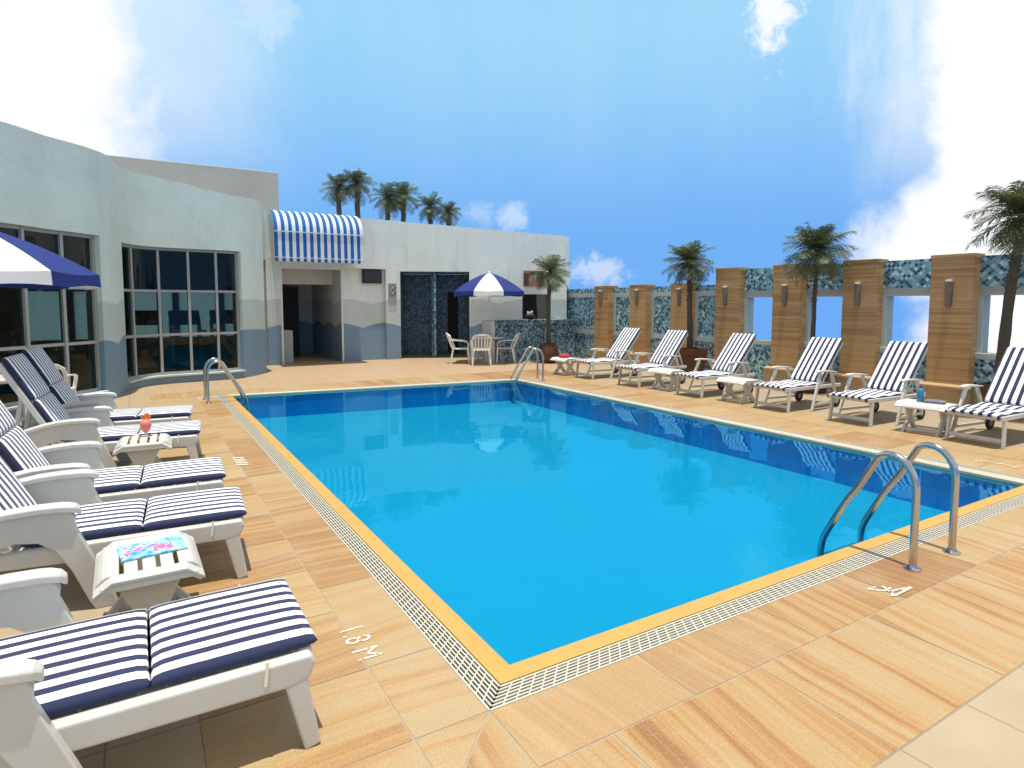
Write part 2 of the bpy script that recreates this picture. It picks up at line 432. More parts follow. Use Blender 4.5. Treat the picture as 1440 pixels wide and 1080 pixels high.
# right border, two columns
cr = cuts(gy0, G[2][1], .8); xr = 8.1
for a, b in zip(cr, cr[1:]):
    slabs.append(([(gx_r(a),a),(xr,a),(xr,b),(gx_r(b),b)], 'x'))
cr = cuts(gy0, G[2][1], .7)
for a, b in zip(cr, cr[1:]): slabs.append(([(xr,a),(SX1,a),(SX1,b),(xr,b)], 'x'))
me = bpy.data.meshes.new('stone_paving'); bm = bmesh.new()
uvl = bm.loops.layers.uv.new('uv'); cll = bm.loops.layers.color.new('rnd')
for poly, d in slabs:
    ar = sum(poly[i][0]*poly[(i+1)%len(poly)][1]-poly[(i+1)%len(poly)][0]*poly[i][1] for i in range(len(poly)))
    if ar < 0: poly = poly[::-1]
    try: q = inset(poly)
    except Exception: continue
    vs = [bm.verts.new((x,y,0)) for x,y in q]
    f = bm.faces.new(vs); ou, ov = rs.uniform(0,50), rs.uniform(0,50); r2 = rs.random(); r0, r1 = rs.random(), (rs.random()**1.8 if d == 'y' else .5+.4*rs.random())
    for lp in f.loops:
        x, y, _ = lp.vert.co
        lp[uvl].uv = (x+ou, y+ov) if d == 'x' else (y+ou, x+ov)
        lp[cll] = (r0, r1, r2, 1)
bm.to_mesh(me); bm.free(); me.materials.append(PAVE)
o = bpy.data.objects.new('stone_paving', me); COL.objects.link(o); struct(o)

# basin and water
D = -.47
m = MB(); n = 4
m.add([(*p,-.0) for p in W]+[(*p,D) for p in W], [(i,i+n,(i+1)%n+n,(i+1)%n) for i in range(n)]+[(4,5,6,7)])
struct(m.build('pool_basin', BASIN, recalc=False))
m = MB(); m.add([(*p,-.03) for p in off(W,.004)], [(0,1,2,3)])
struct(m.build('pool_water', WATER, recalc=False))
# coping ring, rounded nose towards the water
m = MB(); inn = off(W, -.012)
m.add([(*p,-.06) for p in inn]+[(*p,-.006) for p in inn]+[(*p,.004) for p in W]+[(*p,.004) for p in C]+[(*p,-.06) for p in C],
      [(k*4+i, k*4+(i+1)%4, (k+1)*4+(i+1)%4, (k+1)*4+i) for k in range(4) for i in range(4)])
o = m.build('pool_coping', [COPE, COPEW], recalc=False)
for p in o.data.polygons:
    if p.index % 4 in (1,2): p.material_index = 1
struct(o)
# overflow channel and its white slotted grate
struct(ring(C, Bd, -.05, '', None, 0).build('overflow_channel', DARK, recalc=False))
m = MB()
Cg, Gg = off(W, .115), off(W, .232)
for i in range(4):
    a0, a1, b0, b1 = [Vector(q) for q in (Cg[i], Cg[(i+1)%4], Gg[i], Gg[(i+1)%4])]
    for k in range(7):
        f = k/6; p, q = a0.lerp(b0, f), a1.lerp(b1, f)
        m.beam((*p,-.004), (*q,-.004), .0082 if k not in (0,6) else .010, .012)
    L = (a1-a0).length; nr = int(L/.062); e = (a1-a0).normalized()
    for k in range(nr+1):
        f = k/nr; p, q = a0.lerp(a1, f), b0.lerp(b1, f)
        m.beam((*p,-.0055), (*q,-.0055), .007, .012)
tag(m.build('overflow_grate', GRW), 'white slotted drain grate framing the pool just outside the yellow coping', 'drain grate')

# painted markings on the paving
def text_mesh(name, body, size, loc, rz, mat, squash=1):
    cu = bpy.data.curves.new(name, 'FONT'); cu.body = body; cu.size = size; cu.space_character = 1.08
    pass
    ob = bpy.data.objects.new('tmp', cu); COL.objects.link(ob)
    me = bpy.data.meshes.new_from_object(ob.evaluated_get(bpy.context.evaluated_depsgraph_get()))
    bpy.data.objects.remove(ob); me.materials.clear(); me.materials.append(mat)
    o = bpy.data.objects.new(name, me); COL.objects.link(o)
    o.location = loc; o.rotation_euler = (0,0,rz); o.scale = (squash,1,1); return o
o = text_mesh('depth_marking', '1.8 M', .185, (.83,3.14,.003), -pi/2, WORN, .78)
tag(o, 'white painted depth figure 1.8 M on the sandstone left of the pool', 'pool marking')
def strokes(segs, w, name, label):
    m = MB()
    for k_, (x0,y0,x1,y1) in enumerate(segs):
        zz = .004+.0005*k_; a, b = Vector((x0,y0,zz)), Vector((x1,y1,zz)); d = (b-a).normalized(); s_ = Vector((-d.y,d.x,0))*w/2
        m.add([a-s_, b-s_*.7, b+s_*.7, a+s_], [(0,1,2,3)])
    return tag(m.build(name, WORN, recalc=False), label, 'pool marking')
strokes([(3.65,1.97,3.70,1.925),(3.70,1.925,3.74,1.885),(3.77,1.945,3.745,1.89),(3.80,1.90,3.73,1.905),(3.745,1.88,3.90,1.845),(3.90,1.845,3.69,1.835),(3.73,1.86,3.68,1.84),(3.665,1.96,3.72,1.955)], .02,
        'depth_marking', 'worn white arrow-like paint strokes on the paving in front of the near ladder')
strokes([(7.66,3.06,7.74,3.05),(7.70,3.02,7.78,2.99),(7.74,2.97,7.77,2.91),(7.72,2.88,7.79,2.85),(7.74,2.81,7.74,2.74),(7.69,2.73,7.76,2.70)], .028,
        'depth_marking', 'flaked white paint dashes on the paving beside the right edge of the pool')
m = MB()
for k in range(5): m.add([(.84,7.36-.085*k,.004),(.95,7.31-.085*k,.004),(.94,7.26-.085*k,.004),(.835,7.31-.085*k,.004)], [(0,1,2,3)])
tag(m.build('depth_marking', WORN, recalc=False), 'faded pale paint patch on the left paving level with the cocktail table', 'pool marking')

# ------------------------------------------------------------------ pool ladders
def arc(p0, p1, p2, n):     # quadratic curve
    return [p0*(1-t)**2 + p1*2*t*(1-t) + p2*t*t for t in [i/n for i in range(n+1)]]
def rail_path():
    V = lambda u,z: Vector((u,0,z))
    pts = [V(0,0), V(0,.25), V(0,.46)]
    pts += [V(.16-.16*cos(a), .50+.21*sin(a)) for a in [R(10*k) for k in range(0,13)]]
    pts += [V(.36,.455), V(.44,.335), V(.50,.225), V(.555,.115)]
    pts += arc(V(.585,.055), V(.62,-.02), V(.622,-.10), 5) + [V(.622,-.3), V(.622,-.46)]
    return pts
def ladder(label, loc, rz, gap=.51, r=.023):
    t = thing('pool_ladder', label, 'pool ladder', loc, rz, 'pool ladders')
    for sy in (0, gap):
        m = MB(); m.tube([p+Vector((0,sy,0)) for p in rail_path()], r, 14)
        rl = m.build('rail', STEEL, t, smooth=60)
        MB().lathe([(.052,0),(.052,.008),(.034,.016),(.030,.03)], 18, (0,sy,0)).build('flange', STEEL, rl, smooth=40)
    for z in (-.16, -.36):
        MB().bx(.585,.66,.02,gap-.02,z-.015,z+.015).build('tread', STEEL, t, bevel=.006)
    return t
ld = ladder('large near stainless steel ladder rails at the front right edge of the pool', (4.70,1.98,0), pi/2)
dup(ld, (.98,11.62,0), 0, 'steel ladder rails at the far left corner, in front of the curved window')
dup(ld, (7.68,11.62,0), pi-.35, 'steel ladder rails at the far right corner, in front of the round terracotta pot')

# ------------------------------------------------------------------ loungers
def pillow(m, x0, x1, y0, y1, h, origin=(0,0,0), ang=0, puff=.25, nx=12, ny=12, sag=0.0):
    """soft rectangular pad lying in the plane rotated by ang about y through origin"""
    cx, cyy = (x0+x1)/2, (y0+y1)/2; lx, ly = (x1-x0)/2, (y1-y0)/2
    us = [-cos(pi*i/nx) for i in range(nx+1)]; vs = [-cos(pi*j/ny) for j in range(ny+1)]
    O = Vector(origin); P = []; idx = {}
    def put(u, v, s):
        e = max(0, (1-abs(u)**12))**.42 * max(0, (1-abs(v)**12))**.42
        z = h*.5 + s*h*.5*e*(1 + (puff*(1-u*u)*(1-v*v) if s > 0 else 0))
        x = cx+lx*u; y = cyy+ly*v
        return O + Vector((x*cos(ang) - z*sin(ang), y, x*sin(ang) + z*cos(ang)))
    b = len(m.v)
    for s in (1,-1):
        for i in range(nx+1):
            for j in range(ny+1): P.append(put(us[i], vs[j], s))
    N = (nx+1)*(ny+1); F = []
    for i in range(nx):
        for j in range(ny):
            a = i*(ny+1)+j; F.append((a, a+ny+1, a+ny+2, a+1)); F.append((N+a, N+a+1, N+a+ny+2, N+a+ny+1))
    m.add(P, F)
def weld(o, d=.0005):
    bm = bmesh.new(); bm.from_mesh(o.data); bmesh.ops.remove_doubles(bm, verts=bm.verts, dist=d)
    bmesh.ops.recalc_face_normals(bm, faces=bm.faces); bm.to_mesh(o.data); bm.free()
    for p in o.data.polygons: p.use_smooth = True
    return o

def resin_lounger(label, loc, rz, back=62):
    t = thing('sun_lounger', label, 'sun lounger', loc, rz, 'resin loungers along the left side of the pool')
    # seat frame: two deep side rails, rounded foot end, slats
    m = MB()
    for s in (-1,1):
        m.prism([(.0,.335),(-.015,.365),(-1.45,.365),(-1.45,.285),(-.72,.262),(-.10,.255),(-.02,.275)], s*.335-.028, s*.335+.028)
    m.prism([(.0,.365),(-.055,.365),(-.055,.27),(-.02,.275),(.0,.30)], -.307, .307)
    m.box((-1.43,0,.32),(.05,.61,.08))
    m.build('seat_frame', PLAST, t, bevel=.012, seg=3)
    m = MB()
    for k in range(13): m.box((-.115-.085*k,0,.345),(.078,.612,.02))
    m.build('seat_slats', PLAST, t, bevel=.004)
    for s in (-1,1):
        m = MB(); m.beam((-.075, s*.335, .275), (-.02, s*.352, 0), .052, .085, side=(0,1,0), w2=.042, h2=.062)
        m.build('foot_leg', PLAST, t, bevel=.010, seg=3)
    # sculpted arm panels
    AX = -.52
    arm = [(-1.06,.475),(-.98,.50),(-.86,.545),(-.74,.58),(-.62,.60),(-.50,.607),(-.40,.605)]
    for s in (-1,1):
        m = MB()
        outer = [(-.40,.588),(-.345,.56),(-.33,.53),(-.335,.49),(-.30,.40),(-.235,.24),(-.165,.05),(-.15,0),(-.26,0),(-.285,.05),(-.355,.23),(-.425,.36),(-.50,.415),(-.60,.43),(-.70,.405),(-.79,.345),(-.90,.20),(-.99,.04),(-1.0,0),(-1.12,0),(-1.11,.05),(-1.02,.25),(-.985,.36),(-1.02,.42),(-1.06,.455)]
        m.prism([(x+AX,z) for x,z in outer+[(x,z-.012) for x,z in arm][:-1]], s*.385-.026, s*.385+.026)
        m.build('side_panel', PLAST, t, bevel=.014, seg=3, angle=50)
        m = MB(); top = arm+[(-.36,.60),(-.325,.59),(-.305,.572)]
        P = []; prof = []
        for i,(x,z) in enumerate(top):
            wdt = .046 if i < len(top)-2 else (.036 if i == len(top)-2 else .020)
            for yy, zz in ((-wdt,-.030),(-wdt,.0),(-wdt*.7,.010),(wdt*.7,.010),(wdt,.0),(wdt,-.030)): P.append((x+AX, s*.385+yy, z+zz))
        n6 = 6; F = []
        for i in range(len(top)-1):
            for k in range(n6): F.append((i*n6+k, i*n6+(k+1)%n6, (i+1)*n6+(k+1)%n6, (i+1)*n6+k))
        F += [tuple(range(6)), tuple((len(top)-1)*6+k for k in range(6))]
        m.add(P, F); m.build('armrest', PLAST, t, bevel=.005, seg=2)
    # backrest
    a = pi - R(back); hx, hz = -1.17, .355
    def bk(u, y, w): return Vector((hx + u*cos(a) + w*sin(R(back)), y, hz + u*sin(a) + w*cos(R(back))))
    m = MB(); L = .90
    for s in (-1,1): m.beam(bk(0,s*.285,0), bk(L,s*.285,0), .055, .05, side=(0,1,0))
    m.beam(bk(L-.03,-.26,0), bk(L-.03,.26,0), .05, .06)
    for k in range(9): m.beam(bk(.06+.09*k,-.262,.008), bk(.06+.09*k,.262,.008), .016, .062)
    m.build('backrest', PLAST, t, bevel=.010, seg=2)
    for s in (-1,1):
        m = MB(); m.beam(bk(.55,s*.2,-.03), (-1.62,s*.2,.0), .03, .04); m.build('prop', PLAST, t, bevel=.006)
    # cushion
    m = MB()
    pillow(m, -.545, .02, -.312, .312, .058, (0,0,.357), 0, .22)
    pillow(m, -1.115, -.545, -.312, .312, .058, (0,0,.357), 0, .22)
    cu = weld(m.build('cushion', STRIPE, t))
    m = MB(); ang = R(-(180-back)) if False else pi-R(back)
    def bpad(u0,u1):
        mm = MB(); pillow(mm, u0, u1, -.306, .306, .06, (0,0,0), 0, .22)
        for x,y,z in mm.v: m.v.append(tuple(bk(x, y, z+.022)))
        b = len(m.v)-len(mm.v)
        for f in mm.f: m.f.append([b+i for i in f]); m.m.append(0)
    bpad(.03,.475); bpad(.475,.93)
    weld(m.build('back_cushion', STRIPE, t))
    for s in (-1,1):
        m = MB(); m.beam((-.175,s*.366,.385),(-.185,s*.368,.295),.012,.004,side=(1,0,0)); m.build('tie', PAINT, cu)
    return t
LA = resin_lounger('nearest left lounger with wide navy and white striped pad, cut by the bottom left corner', (.535,2.70,0), 0)
lab = ['left lounger directly behind the small table that holds the blue magazine',
       'left lounger between the magazine lounger and the cocktail table, striped foot pad with navy edge',
       'left lounger just behind the table with the pink cocktail',
       'farthest left lounger, upright back in front of the white chair by the curved window']
for (x,y,a), l in zip([(.54,4.42,-.06),(.53,5.41,-.05),(.52,7.32,-.10),(.52,8.50,-.12)], lab): dup(LA, (x,y,0), a, l)

def slim_lounger(label, loc, rz, back=50):
    t = thing('sun_lounger', label, 'sun lounger', loc, rz, 'slim wheeled loungers along the right wall')
    m = MB()
    for s in (-1,1): m.beam((.0,s*.285,.355),(-1.45,s*.285,.345),.035,.055,side=(0,1,0))
    m.beam((-.02,-.268,.355),(-.02,.268,.355),.05,.04); m.beam((-1.42,-.268,.345),(-1.42,.268,.345),.05,.04)
    m.build('seat_frame', PLASTB, t, bevel=.006)
    m = MB()
    for k in range(9): m.box((-.10-.1*k,0,.362),(.06,.535,.016))
    m.build('seat_slats', PLASTB, t)
    for s in (-1,1):
        m = MB(); m.beam((-.11,s*.285,.34),(-.07,s*.30,0),.032,.06,side=(0,1,0),h2=.042); m.build('front_leg', PLASTB, t, bevel=.006)
    m = MB(); m.beam((-.085,-.28,.085),(-.085,.28,.085),.03,.05); m.build('stretcher', PLASTB, t, bevel=.005)
    for s in (-1,1):
        m = MB(); m.beam((-.72,s*.40,.60),(-.47,s*.43,0),.03,.062,side=(0,1,0),h2=.045); m.build('arm_leg', PLASTB, t, bevel=.006)
        m = MB(); m.beam((-1.0,s*.40,.60),(-1.24,s*.36,.08),.03,.055,side=(0,1,0)); m.build('rear_leg', PLASTB, t, bevel=.006)
        m = MB(); m.prism([(-1.12,.585),(-1.12,.60),(-.95,.622),(-.78,.635),(-.65,.632),(-.62,.62),(-.62,.60),(-.78,.605),(-.95,.595)], s*.40-.032, s*.40+.032); m.build('armrest', PLASTB, t, bevel=.007)
        m = MB(); m.beam((-.485,s*.42,.10),(-1.22,s*.36,.10),.025,.04,side=(0,1,0)); m.build('side_rail', PLASTB, t, bevel=.004)
        m = MB(); P = [(.092,-.02),(.092,.02),(.06,.02),(.06,-.02)]
        mm = MB(); mm.lathe([(.062,-.018),(.088,-.02),(.094,-.01),(.094,.01),(.088,.02),(.062,.018)], 20)
        mm.v = [(x-1.27, z+s*.335, y+.094) for x,y,z in mm.v]; wh = mm.build('wheel', RUBBER, t, smooth=40)
        mm = MB(); mm.lathe([(.063,-.014),(.055,-.014),(.02,-.024),(.02,.024),(.055,.014),(.063,.014)], 20)
        mm.v = [(x-1.27, z+s*.335, y+.094) for x,y,z in mm.v]; mm.build('hub', HUB, wh, smooth=40)
    br = R(back); hx, hz = -.93, .37
    def bk(u, y, w): return Vector((hx - u*cos(br) + w*sin(br), y, hz + u*sin(br) + w*cos(br)))
    L = .88; m = MB()
    for s in (-1,1): m.beam(bk(0,s*.262,0), bk(L,s*.262,0), .035, .04, side=(0,1,0))
    m.beam(bk(L-.02,-.245,0), bk(L-.02,.245,0), .03, .05)
    for k in range(8): m.beam(bk(.06+.1*k,-.246,.005), bk(.06+.1*k,.246,.005), .014, .055)
    m.build('backrest', PLASTB, t, bevel=.005)
    for s in (-1,1):
        m = MB(); m.beam(bk(.5,s*.2,-.02), (-1.43,s*.2,.36), .022, .03); m.build('prop', PLASTB, t)
    m = MB(); nx = 30; NY = 12; P = []
    pts = []
    for i in range(nx+1):
        u = i/nx; x = .045 - u*.985; z = .385
        if i == 0: x, z = .035, .345
        if i == 1: x, z = .040, .378
        z += .008*sin(u*17) * (1 if i > 2 else 0)
        pts.append((x, z))
    for x, z in pts:
        for j in range(NY+1):
            v = -1+2*j/NY; P.append((x, .285*v, z + .030*max(0,1-abs(v)**8)**.5))
    F = [(i*(NY+1)+j, (i+1)*(NY+1)+j, (i+1)*(NY+1)+j+1, i*(NY+1)+j+1) for i in range(nx) for j in range(NY)]
    m.add(P, F)
    o = m.build('cushion', STRIPE2, t, smooth=True)
    md = o.modifiers.new('so','SOLIDIFY'); md.thickness = .026; md.offset = -1
    m = MB(); mm = MB(); pillow(mm, .03, .93, -.285, .285, .045, (0,0,0), 0, .2, 14, 12)
    m.v = [tuple(bk(x, y, z+.022)) for x,y,z in mm.v]; m.f = mm.f; m.m = mm.m
    weld(m.build('back_cushion', STRIPE2, t))
    return t
RL = [(3.45,'right lounger at the right frame edge, nearest to the camera of the wall row'),
      (4.98,'right lounger just left of the small table with the blue bottle'),
      (6.25,'right lounger standing in front of the left open bay next to the thin palm'),
      (7.97,'right lounger with upright striped back in front of the first tall sandstone pillar'),
      (9.60,'right lounger with its back beside the square brown planter'),
      (11.12,'farthest right lounger, beside the small table with the red cloth')]
RX = 8.52
SL = slim_lounger(RL[0][1], (RX,RL[0][0],0), pi-.02)
for (y,l),a in zip(RL[1:], (-.02,-.0,-.03,.03,.0)): dup(SL, (RX+ (.0 if y<10 else .03),y,0), pi+a, l)

# ------------------------------------------------------------------ side tables
def side_table(label, loc, rz, mat):
    t = thing('side_table', label, 'side table', loc, rz, 'small slatted side tables beside the loungers')
    m = MB()
    hw, hl, z = .235, .30, .40
    def strip(x0, x1, y0, y1):
        def zz(x): 
            e = max(0, (abs(x)-.17)/.065); return z - .055*e*e
        xs = [x0+(x1-x0)*i/6 for i in range(7)]
        P = []
        for x in xs:
            for y in (y0,y1):
                P.append((x,y,zz(x))); P.append((x,y,zz(x)-.018))
        F = [(0,1,3,2), (24,26,27,25)]
        for i in range(6):
            a, b = i*4, (i+1)*4
            F += [(a,a+2,b+2,b),(a+1,b+1,b+3,a+3),(a,b,b+1,a+1),(a+2,a+3,b+3,b+2)]
        m.add(P, F)
    sl = [-.118,-.039,.039,.118]
    strip(-hw, hw, -hl, -.205); strip(-hw, hw, .205, hl)
    xs = [-hw]+[v for x in sl for v in (x-.010,x+.010)]+[hw]
    for a, b in zip(xs[::2], xs[1::2]): strip(a, b, -.205, .205)
    top = m.build('tabletop', mat, t, bevel=.004)
    for s in (-1,1):
        m = MB(); m.prism([(-.225,.335),(-.20,.375),(-.15,.384),(.15,.384),(.20,.375),(.225,.335),(.215,.325),(.18,.35),(-.18,.35),(-.215,.325)], s*.287-.012, s*.287+.012)
        m.build('apron', mat, t, bevel=.003)
    for s in (-1,1):
        m = MB(); y = s*.20
        m.prism([(-.155,.384),(-.02,.384),(.06,.22),(.02,.18),(.05,.12),(.17,0),(.235,0),(.215,.03),(.10,.16),(.085,.22),(.155,.384),(.10,.384),(.02,.27),(-.06,.27)], y-.016, y+.016) if False else None
        m.prism([(-.16,.384),(.16,.384),(.075,.20),(.215,.02),(.215,0),(.135,0),(.0,.135),(-.135,0),(-.215,0),(-.215,.02),(-.075,.20)], y-.016, y+.016)
        if mat is PLASTB: m = MB(); m.prism([(-.17,.384),(-.09,.384),(.0,.24),(.09,.384),(.17,.384),(.055,.19),(.20,.02),(.20,0),(.13,0),(.0,.135),(-.13,0),(-.20,0),(-.20,.02),(-.055,.19)], y-.016, y+.016)
        m.build('leg_frame', mat, t, bevel=.005)
    for s in (-1,1):
        m = MB(); m.beam((s*.15,-.185,.045),(s*.15,.185,.045),.02,.035); m.build('stretcher', mat, t, bevel=.004)
    return t
T1 = side_table('white slotted side table carrying the blue magazine, between the two nearest left loungers', (0,3.66,0), .02, PLAST)
T2 = dup(T1, (.01,6.86,0), -.05, 'white slotted side table carrying the pink cocktail, between left loungers')
T3 = side_table('white crossed-leg side table carrying the blue bottle, near the right frame edge', (8.83,4.10,0), .08, PLASTB)
dup(T3, (8.85,7.10,0), -.03, 'white crossed-leg side table in the middle of the right lounger row')
dup(T3, (8.87,8.83,0), .04, 'empty white crossed-leg side table in front of the square brown planter')
dup(T3, (8.68,11.95,0), 0, 'farthest white crossed-leg side table with a red cloth, left of the farthest right lounger')

# things on the tables
m = MB(); m.box((0,0,.006),(.30,.215,.010)); 
o = m.build('magazine', m_magazine(), bevel=.002); tag(o, 'blue magazine with pink lettering-like splashes lying on the near side table', 'magazine', None, (.02,3.72,.402), .12)
t = thing('cocktail', 'pink frozen cocktail with orange slice and straw on the second left side table', 'drink', (.03,6.98,.40)); t.scale = (.8,.8,.8)
MB().lathe([(.042,0),(.042,.004),(.007,.010),(.006,.03),(.010,.042)], 20).build('glass_stem', plain('clear_glass', (.75,.76,.76), .08), t, smooth=True)
MB().lathe([(.004,.038),(.022,.048),(.048,.085),(.062,.135),(.062,.168),(.050,.195),(.018,.21)], 20).build('pink_drink', plain('pink_slush', (.78,.20,.16), .4, .1, 30), t, smooth=True)
m = MB(); m.lathe([(.0,-.007),(.042,-.007),(.045,0),(.042,.007),(0,.007)], 18, cap=False); m.v = [(x+.015, z*1+.0, y+.235) for x,y,z in m.v]
m.build('orange_slice', plain('orange_fruit', (.75,.20,.02), .4, .2, 40), t, smooth=40)
MB().tube([(-.02,0,.15),(-.05,0,.26),(-.065,0,.285)], .004, 6).build('straw', plain('striped_straw', (.8,.75,.72), .4), t)
t = thing('bottle', 'bright blue sun lotion bottle with dark cap on the right side table', 'bottle', (8.80,4.17,.40))
MB().lathe([(.036,0),(.04,.01),(.04,.14),(.034,.165),(.016,.18)], 18).build('bottle_body', plain('blue_bottle_plastic', (.02,.24,.42), .3, .1), t, smooth=40)
MB().lathe([(.018,.18),(.018,.215),(.014,.22)], 14).build('cap', plain('dark_red_cap', (.12,.03,.04), .4), t, smooth=40)
m = MB(); pillow(m, -.09,.09,-.12,.12,.035,(0,0,0),0,.6,8,8)
tag(weld(m.build('folded_towel', plain('grey_towel', (.16,.17,.20), .95, .3, 20, .4, 90))), 'small dark grey folded towel beside the blue bottle on the side table', 'towel', None, (8.86,4.02,.40), .3)
m = MB(); pillow(m, -.10,.10,-.10,.10,.07,(0,0,0),0,.7,8,8)
tag(weld(m.build('red_cloth', plain('red_cloth_fabric', (.45,.04,.05), .9, .3, 20))), 'crumpled red cloth on the farthest side table by the tiled wall', 'cloth', None, (8.68,11.98,.40), .3)

# ------------------------------------------------------------------ tiled boundary wall with sandstone pillars
XW = 11.72
t = thing('tiled_wall', 'tall blue mosaic boundary wall with open bays to the sky between sandstone pillars', 'wall', (0,0,0))
ys = [2.03+1.52*k for k in range(6)]       # tall pillars 2.03 .. 9.63
low = [11.04, 12.56, 14.08]
Ya = .4
m = MB(); m.bx(XW, XW+.26, Ya, 9.33, 1.97, 2.46); m.build('upper_tile_band', MOS, t)
m = MB(); m.bx(XW+.006, XW+.254, Ya, 9.33, 1.825, 1.97); m.build('lintel', GREYP, t)
m = MB(); m.bx(XW, XW+.26, Ya, 9.33, 0, .785); m.build('lower_tile_panel', MOS, t)
m = MB(); m.bx(XW-.012, XW+.27, Ya, 9.33, .785, .885); m.build('sill', BAND, t, bevel=.006)
for y in ys:
    for s in ((-1,1) if y < 9 else (-1,)):
        yy = (y + .34) if s > 0 else (y-.34)
        m = MB(); m.bx(XW+.008, XW+.25, yy-.045, yy+.045, .885, 1.825); m.build('jamb', BAND, t)
t2 = thing('tiled_wall', 'lower blue mosaic wall with pale green bands, closed, left of the open bays', 'wall', (0,0,0))
m = MB(); m.bx(XW, XW+.26, 9.95, 17.2, 0, .77); m.build('lower_tile_panel', MOS, t2)
m = MB(); m.bx(XW-.012, XW+.27, 9.95, 17.2, .77, .89); m.build('sill', BAND, t2)
m = MB(); m.bx(XW, XW+.26, 9.95, 17.2, .89, 1.87); m.build('middle_tile_panel', MOS, t2)
m = MB(); m.bx(XW-.012, XW+.27, 9.95, 17.2, 1.87, 1.985); m.build('upper_band', BAND, t2)
m = MB(); m.bx(XW, XW+.26, 9.95, 17.2, 1.985, 2.13); m.build('top_tile_band', MOS, t2)
for y in low:
    for s in (-1,1):
        m = MB(); m.bx(XW-.014, XW+.02, y+s*.35-.04, y+s*.35+.04, .89, 1.87); m.build('jamb', BAND, t2)
def pillar(y, h, w, label):
    p = thing('sandstone_pillar', label, 'pillar', (11.5,y,0), 0, 'sandstone pillars along the boundary wall')
    m = MB(); m.bx(0, .34, -w/2, w/2, .36, h-.07); m.build('shaft', PILLAR, p, bevel=.006)
    m = MB(); m.prism([(-.012,h),(-.012,h-.04),(.0,h-.07),(.34,h-.07),(.35,h-.04),(.35,h)], -w/2-.010, w/2+.010); m.build('cap', PILLAR, p, bevel=.006)
    m = MB(); m.prism([(0,.36),(-.07,.345),(-.11,.33),(-.11,.285),(-.085,.26),(-.085,.05),(-.10,.04),(-.10,0),(.34,0),(.34,.36)], -w/2-.09, w/2+.09); m.build('plinth', STONEB, p, bevel=.008)
    return p
tallname = ['tall pillar beyond the right frame edge, nearest the camera','tall sandstone pillar at the right frame edge behind the nearest wall lounger','large tall pillar right of the brightest cloudy bay, above the blue bottle',
            'tall pillar between the blue-sky bay with the thin palm and the cloudy bay','tall pillar next to the dense palm, right of the first open bay','first tall pillar where the boundary wall steps up']
lowname = ['low pillar beside the palm in the square planter, rightmost of the low ones','middle low sandstone pillar, behind the back of a striped lounger','leftmost low sandstone pillar near the bar end']
def lamp(y, z, label):
    l = thing('wall_lamp', label, 'wall lamp', (11.497,y,z), 0, 'wall lamps on the pillars')
    m = MB(); n = 10; P = []; prof = [(.035,-.24),(.048,-.22),(.062,.05),(.062,.17)]
    for r, zz in prof:
        for k in range(n+1): a = pi/2+pi*k/n; P.append((r*cos(a)*1.15, r*sin(a), zz))
    F = [(i*(n+1)+k, i*(n+1)+k+1, (i+1)*(n+1)+k+1, (i+1)*(n+1)+k) for i in range(3) for k in range(n)] + [tuple(range(n+1)), tuple(3*(n+1)+k for k in range(n+1))]
    m.add(P, F); m.build('lamp_body', LAMP, l, smooth=40)
    m = MB(); m.lathe([(.055,.17),(.055,.195),(.04,.2)], 14, (-.03,0,0)); m.v = [(min(x,0),y_,z_) for x,y_,z_ in m.v]; m.build('lamp_glass', LAMPT, l)
    return l
lampname = ['wall lamp on the pillar beyond the right frame edge','wall lamp on the tall pillar at the right frame edge','wall lamp on the large tall pillar above the blue bottle','wall lamp on the tall pillar left of the cloudy bay','wall lamp on the tall pillar beside the dense palm','wall lamp on the first tall pillar at the step']
for y, l, q in zip(ys, tallname, lampname): pillar(y, 2.50, .63, l); lamp(y+.02, 1.88, q)
for y, l, q in zip(low, lowname, ('wall lamp on the low pillar beside the planter palm','wall lamp on the middle low pillar','wall lamp on the leftmost low pillar')): pillar(y, 2.19, .62, l); lamp(y+.02, 1.86, q)

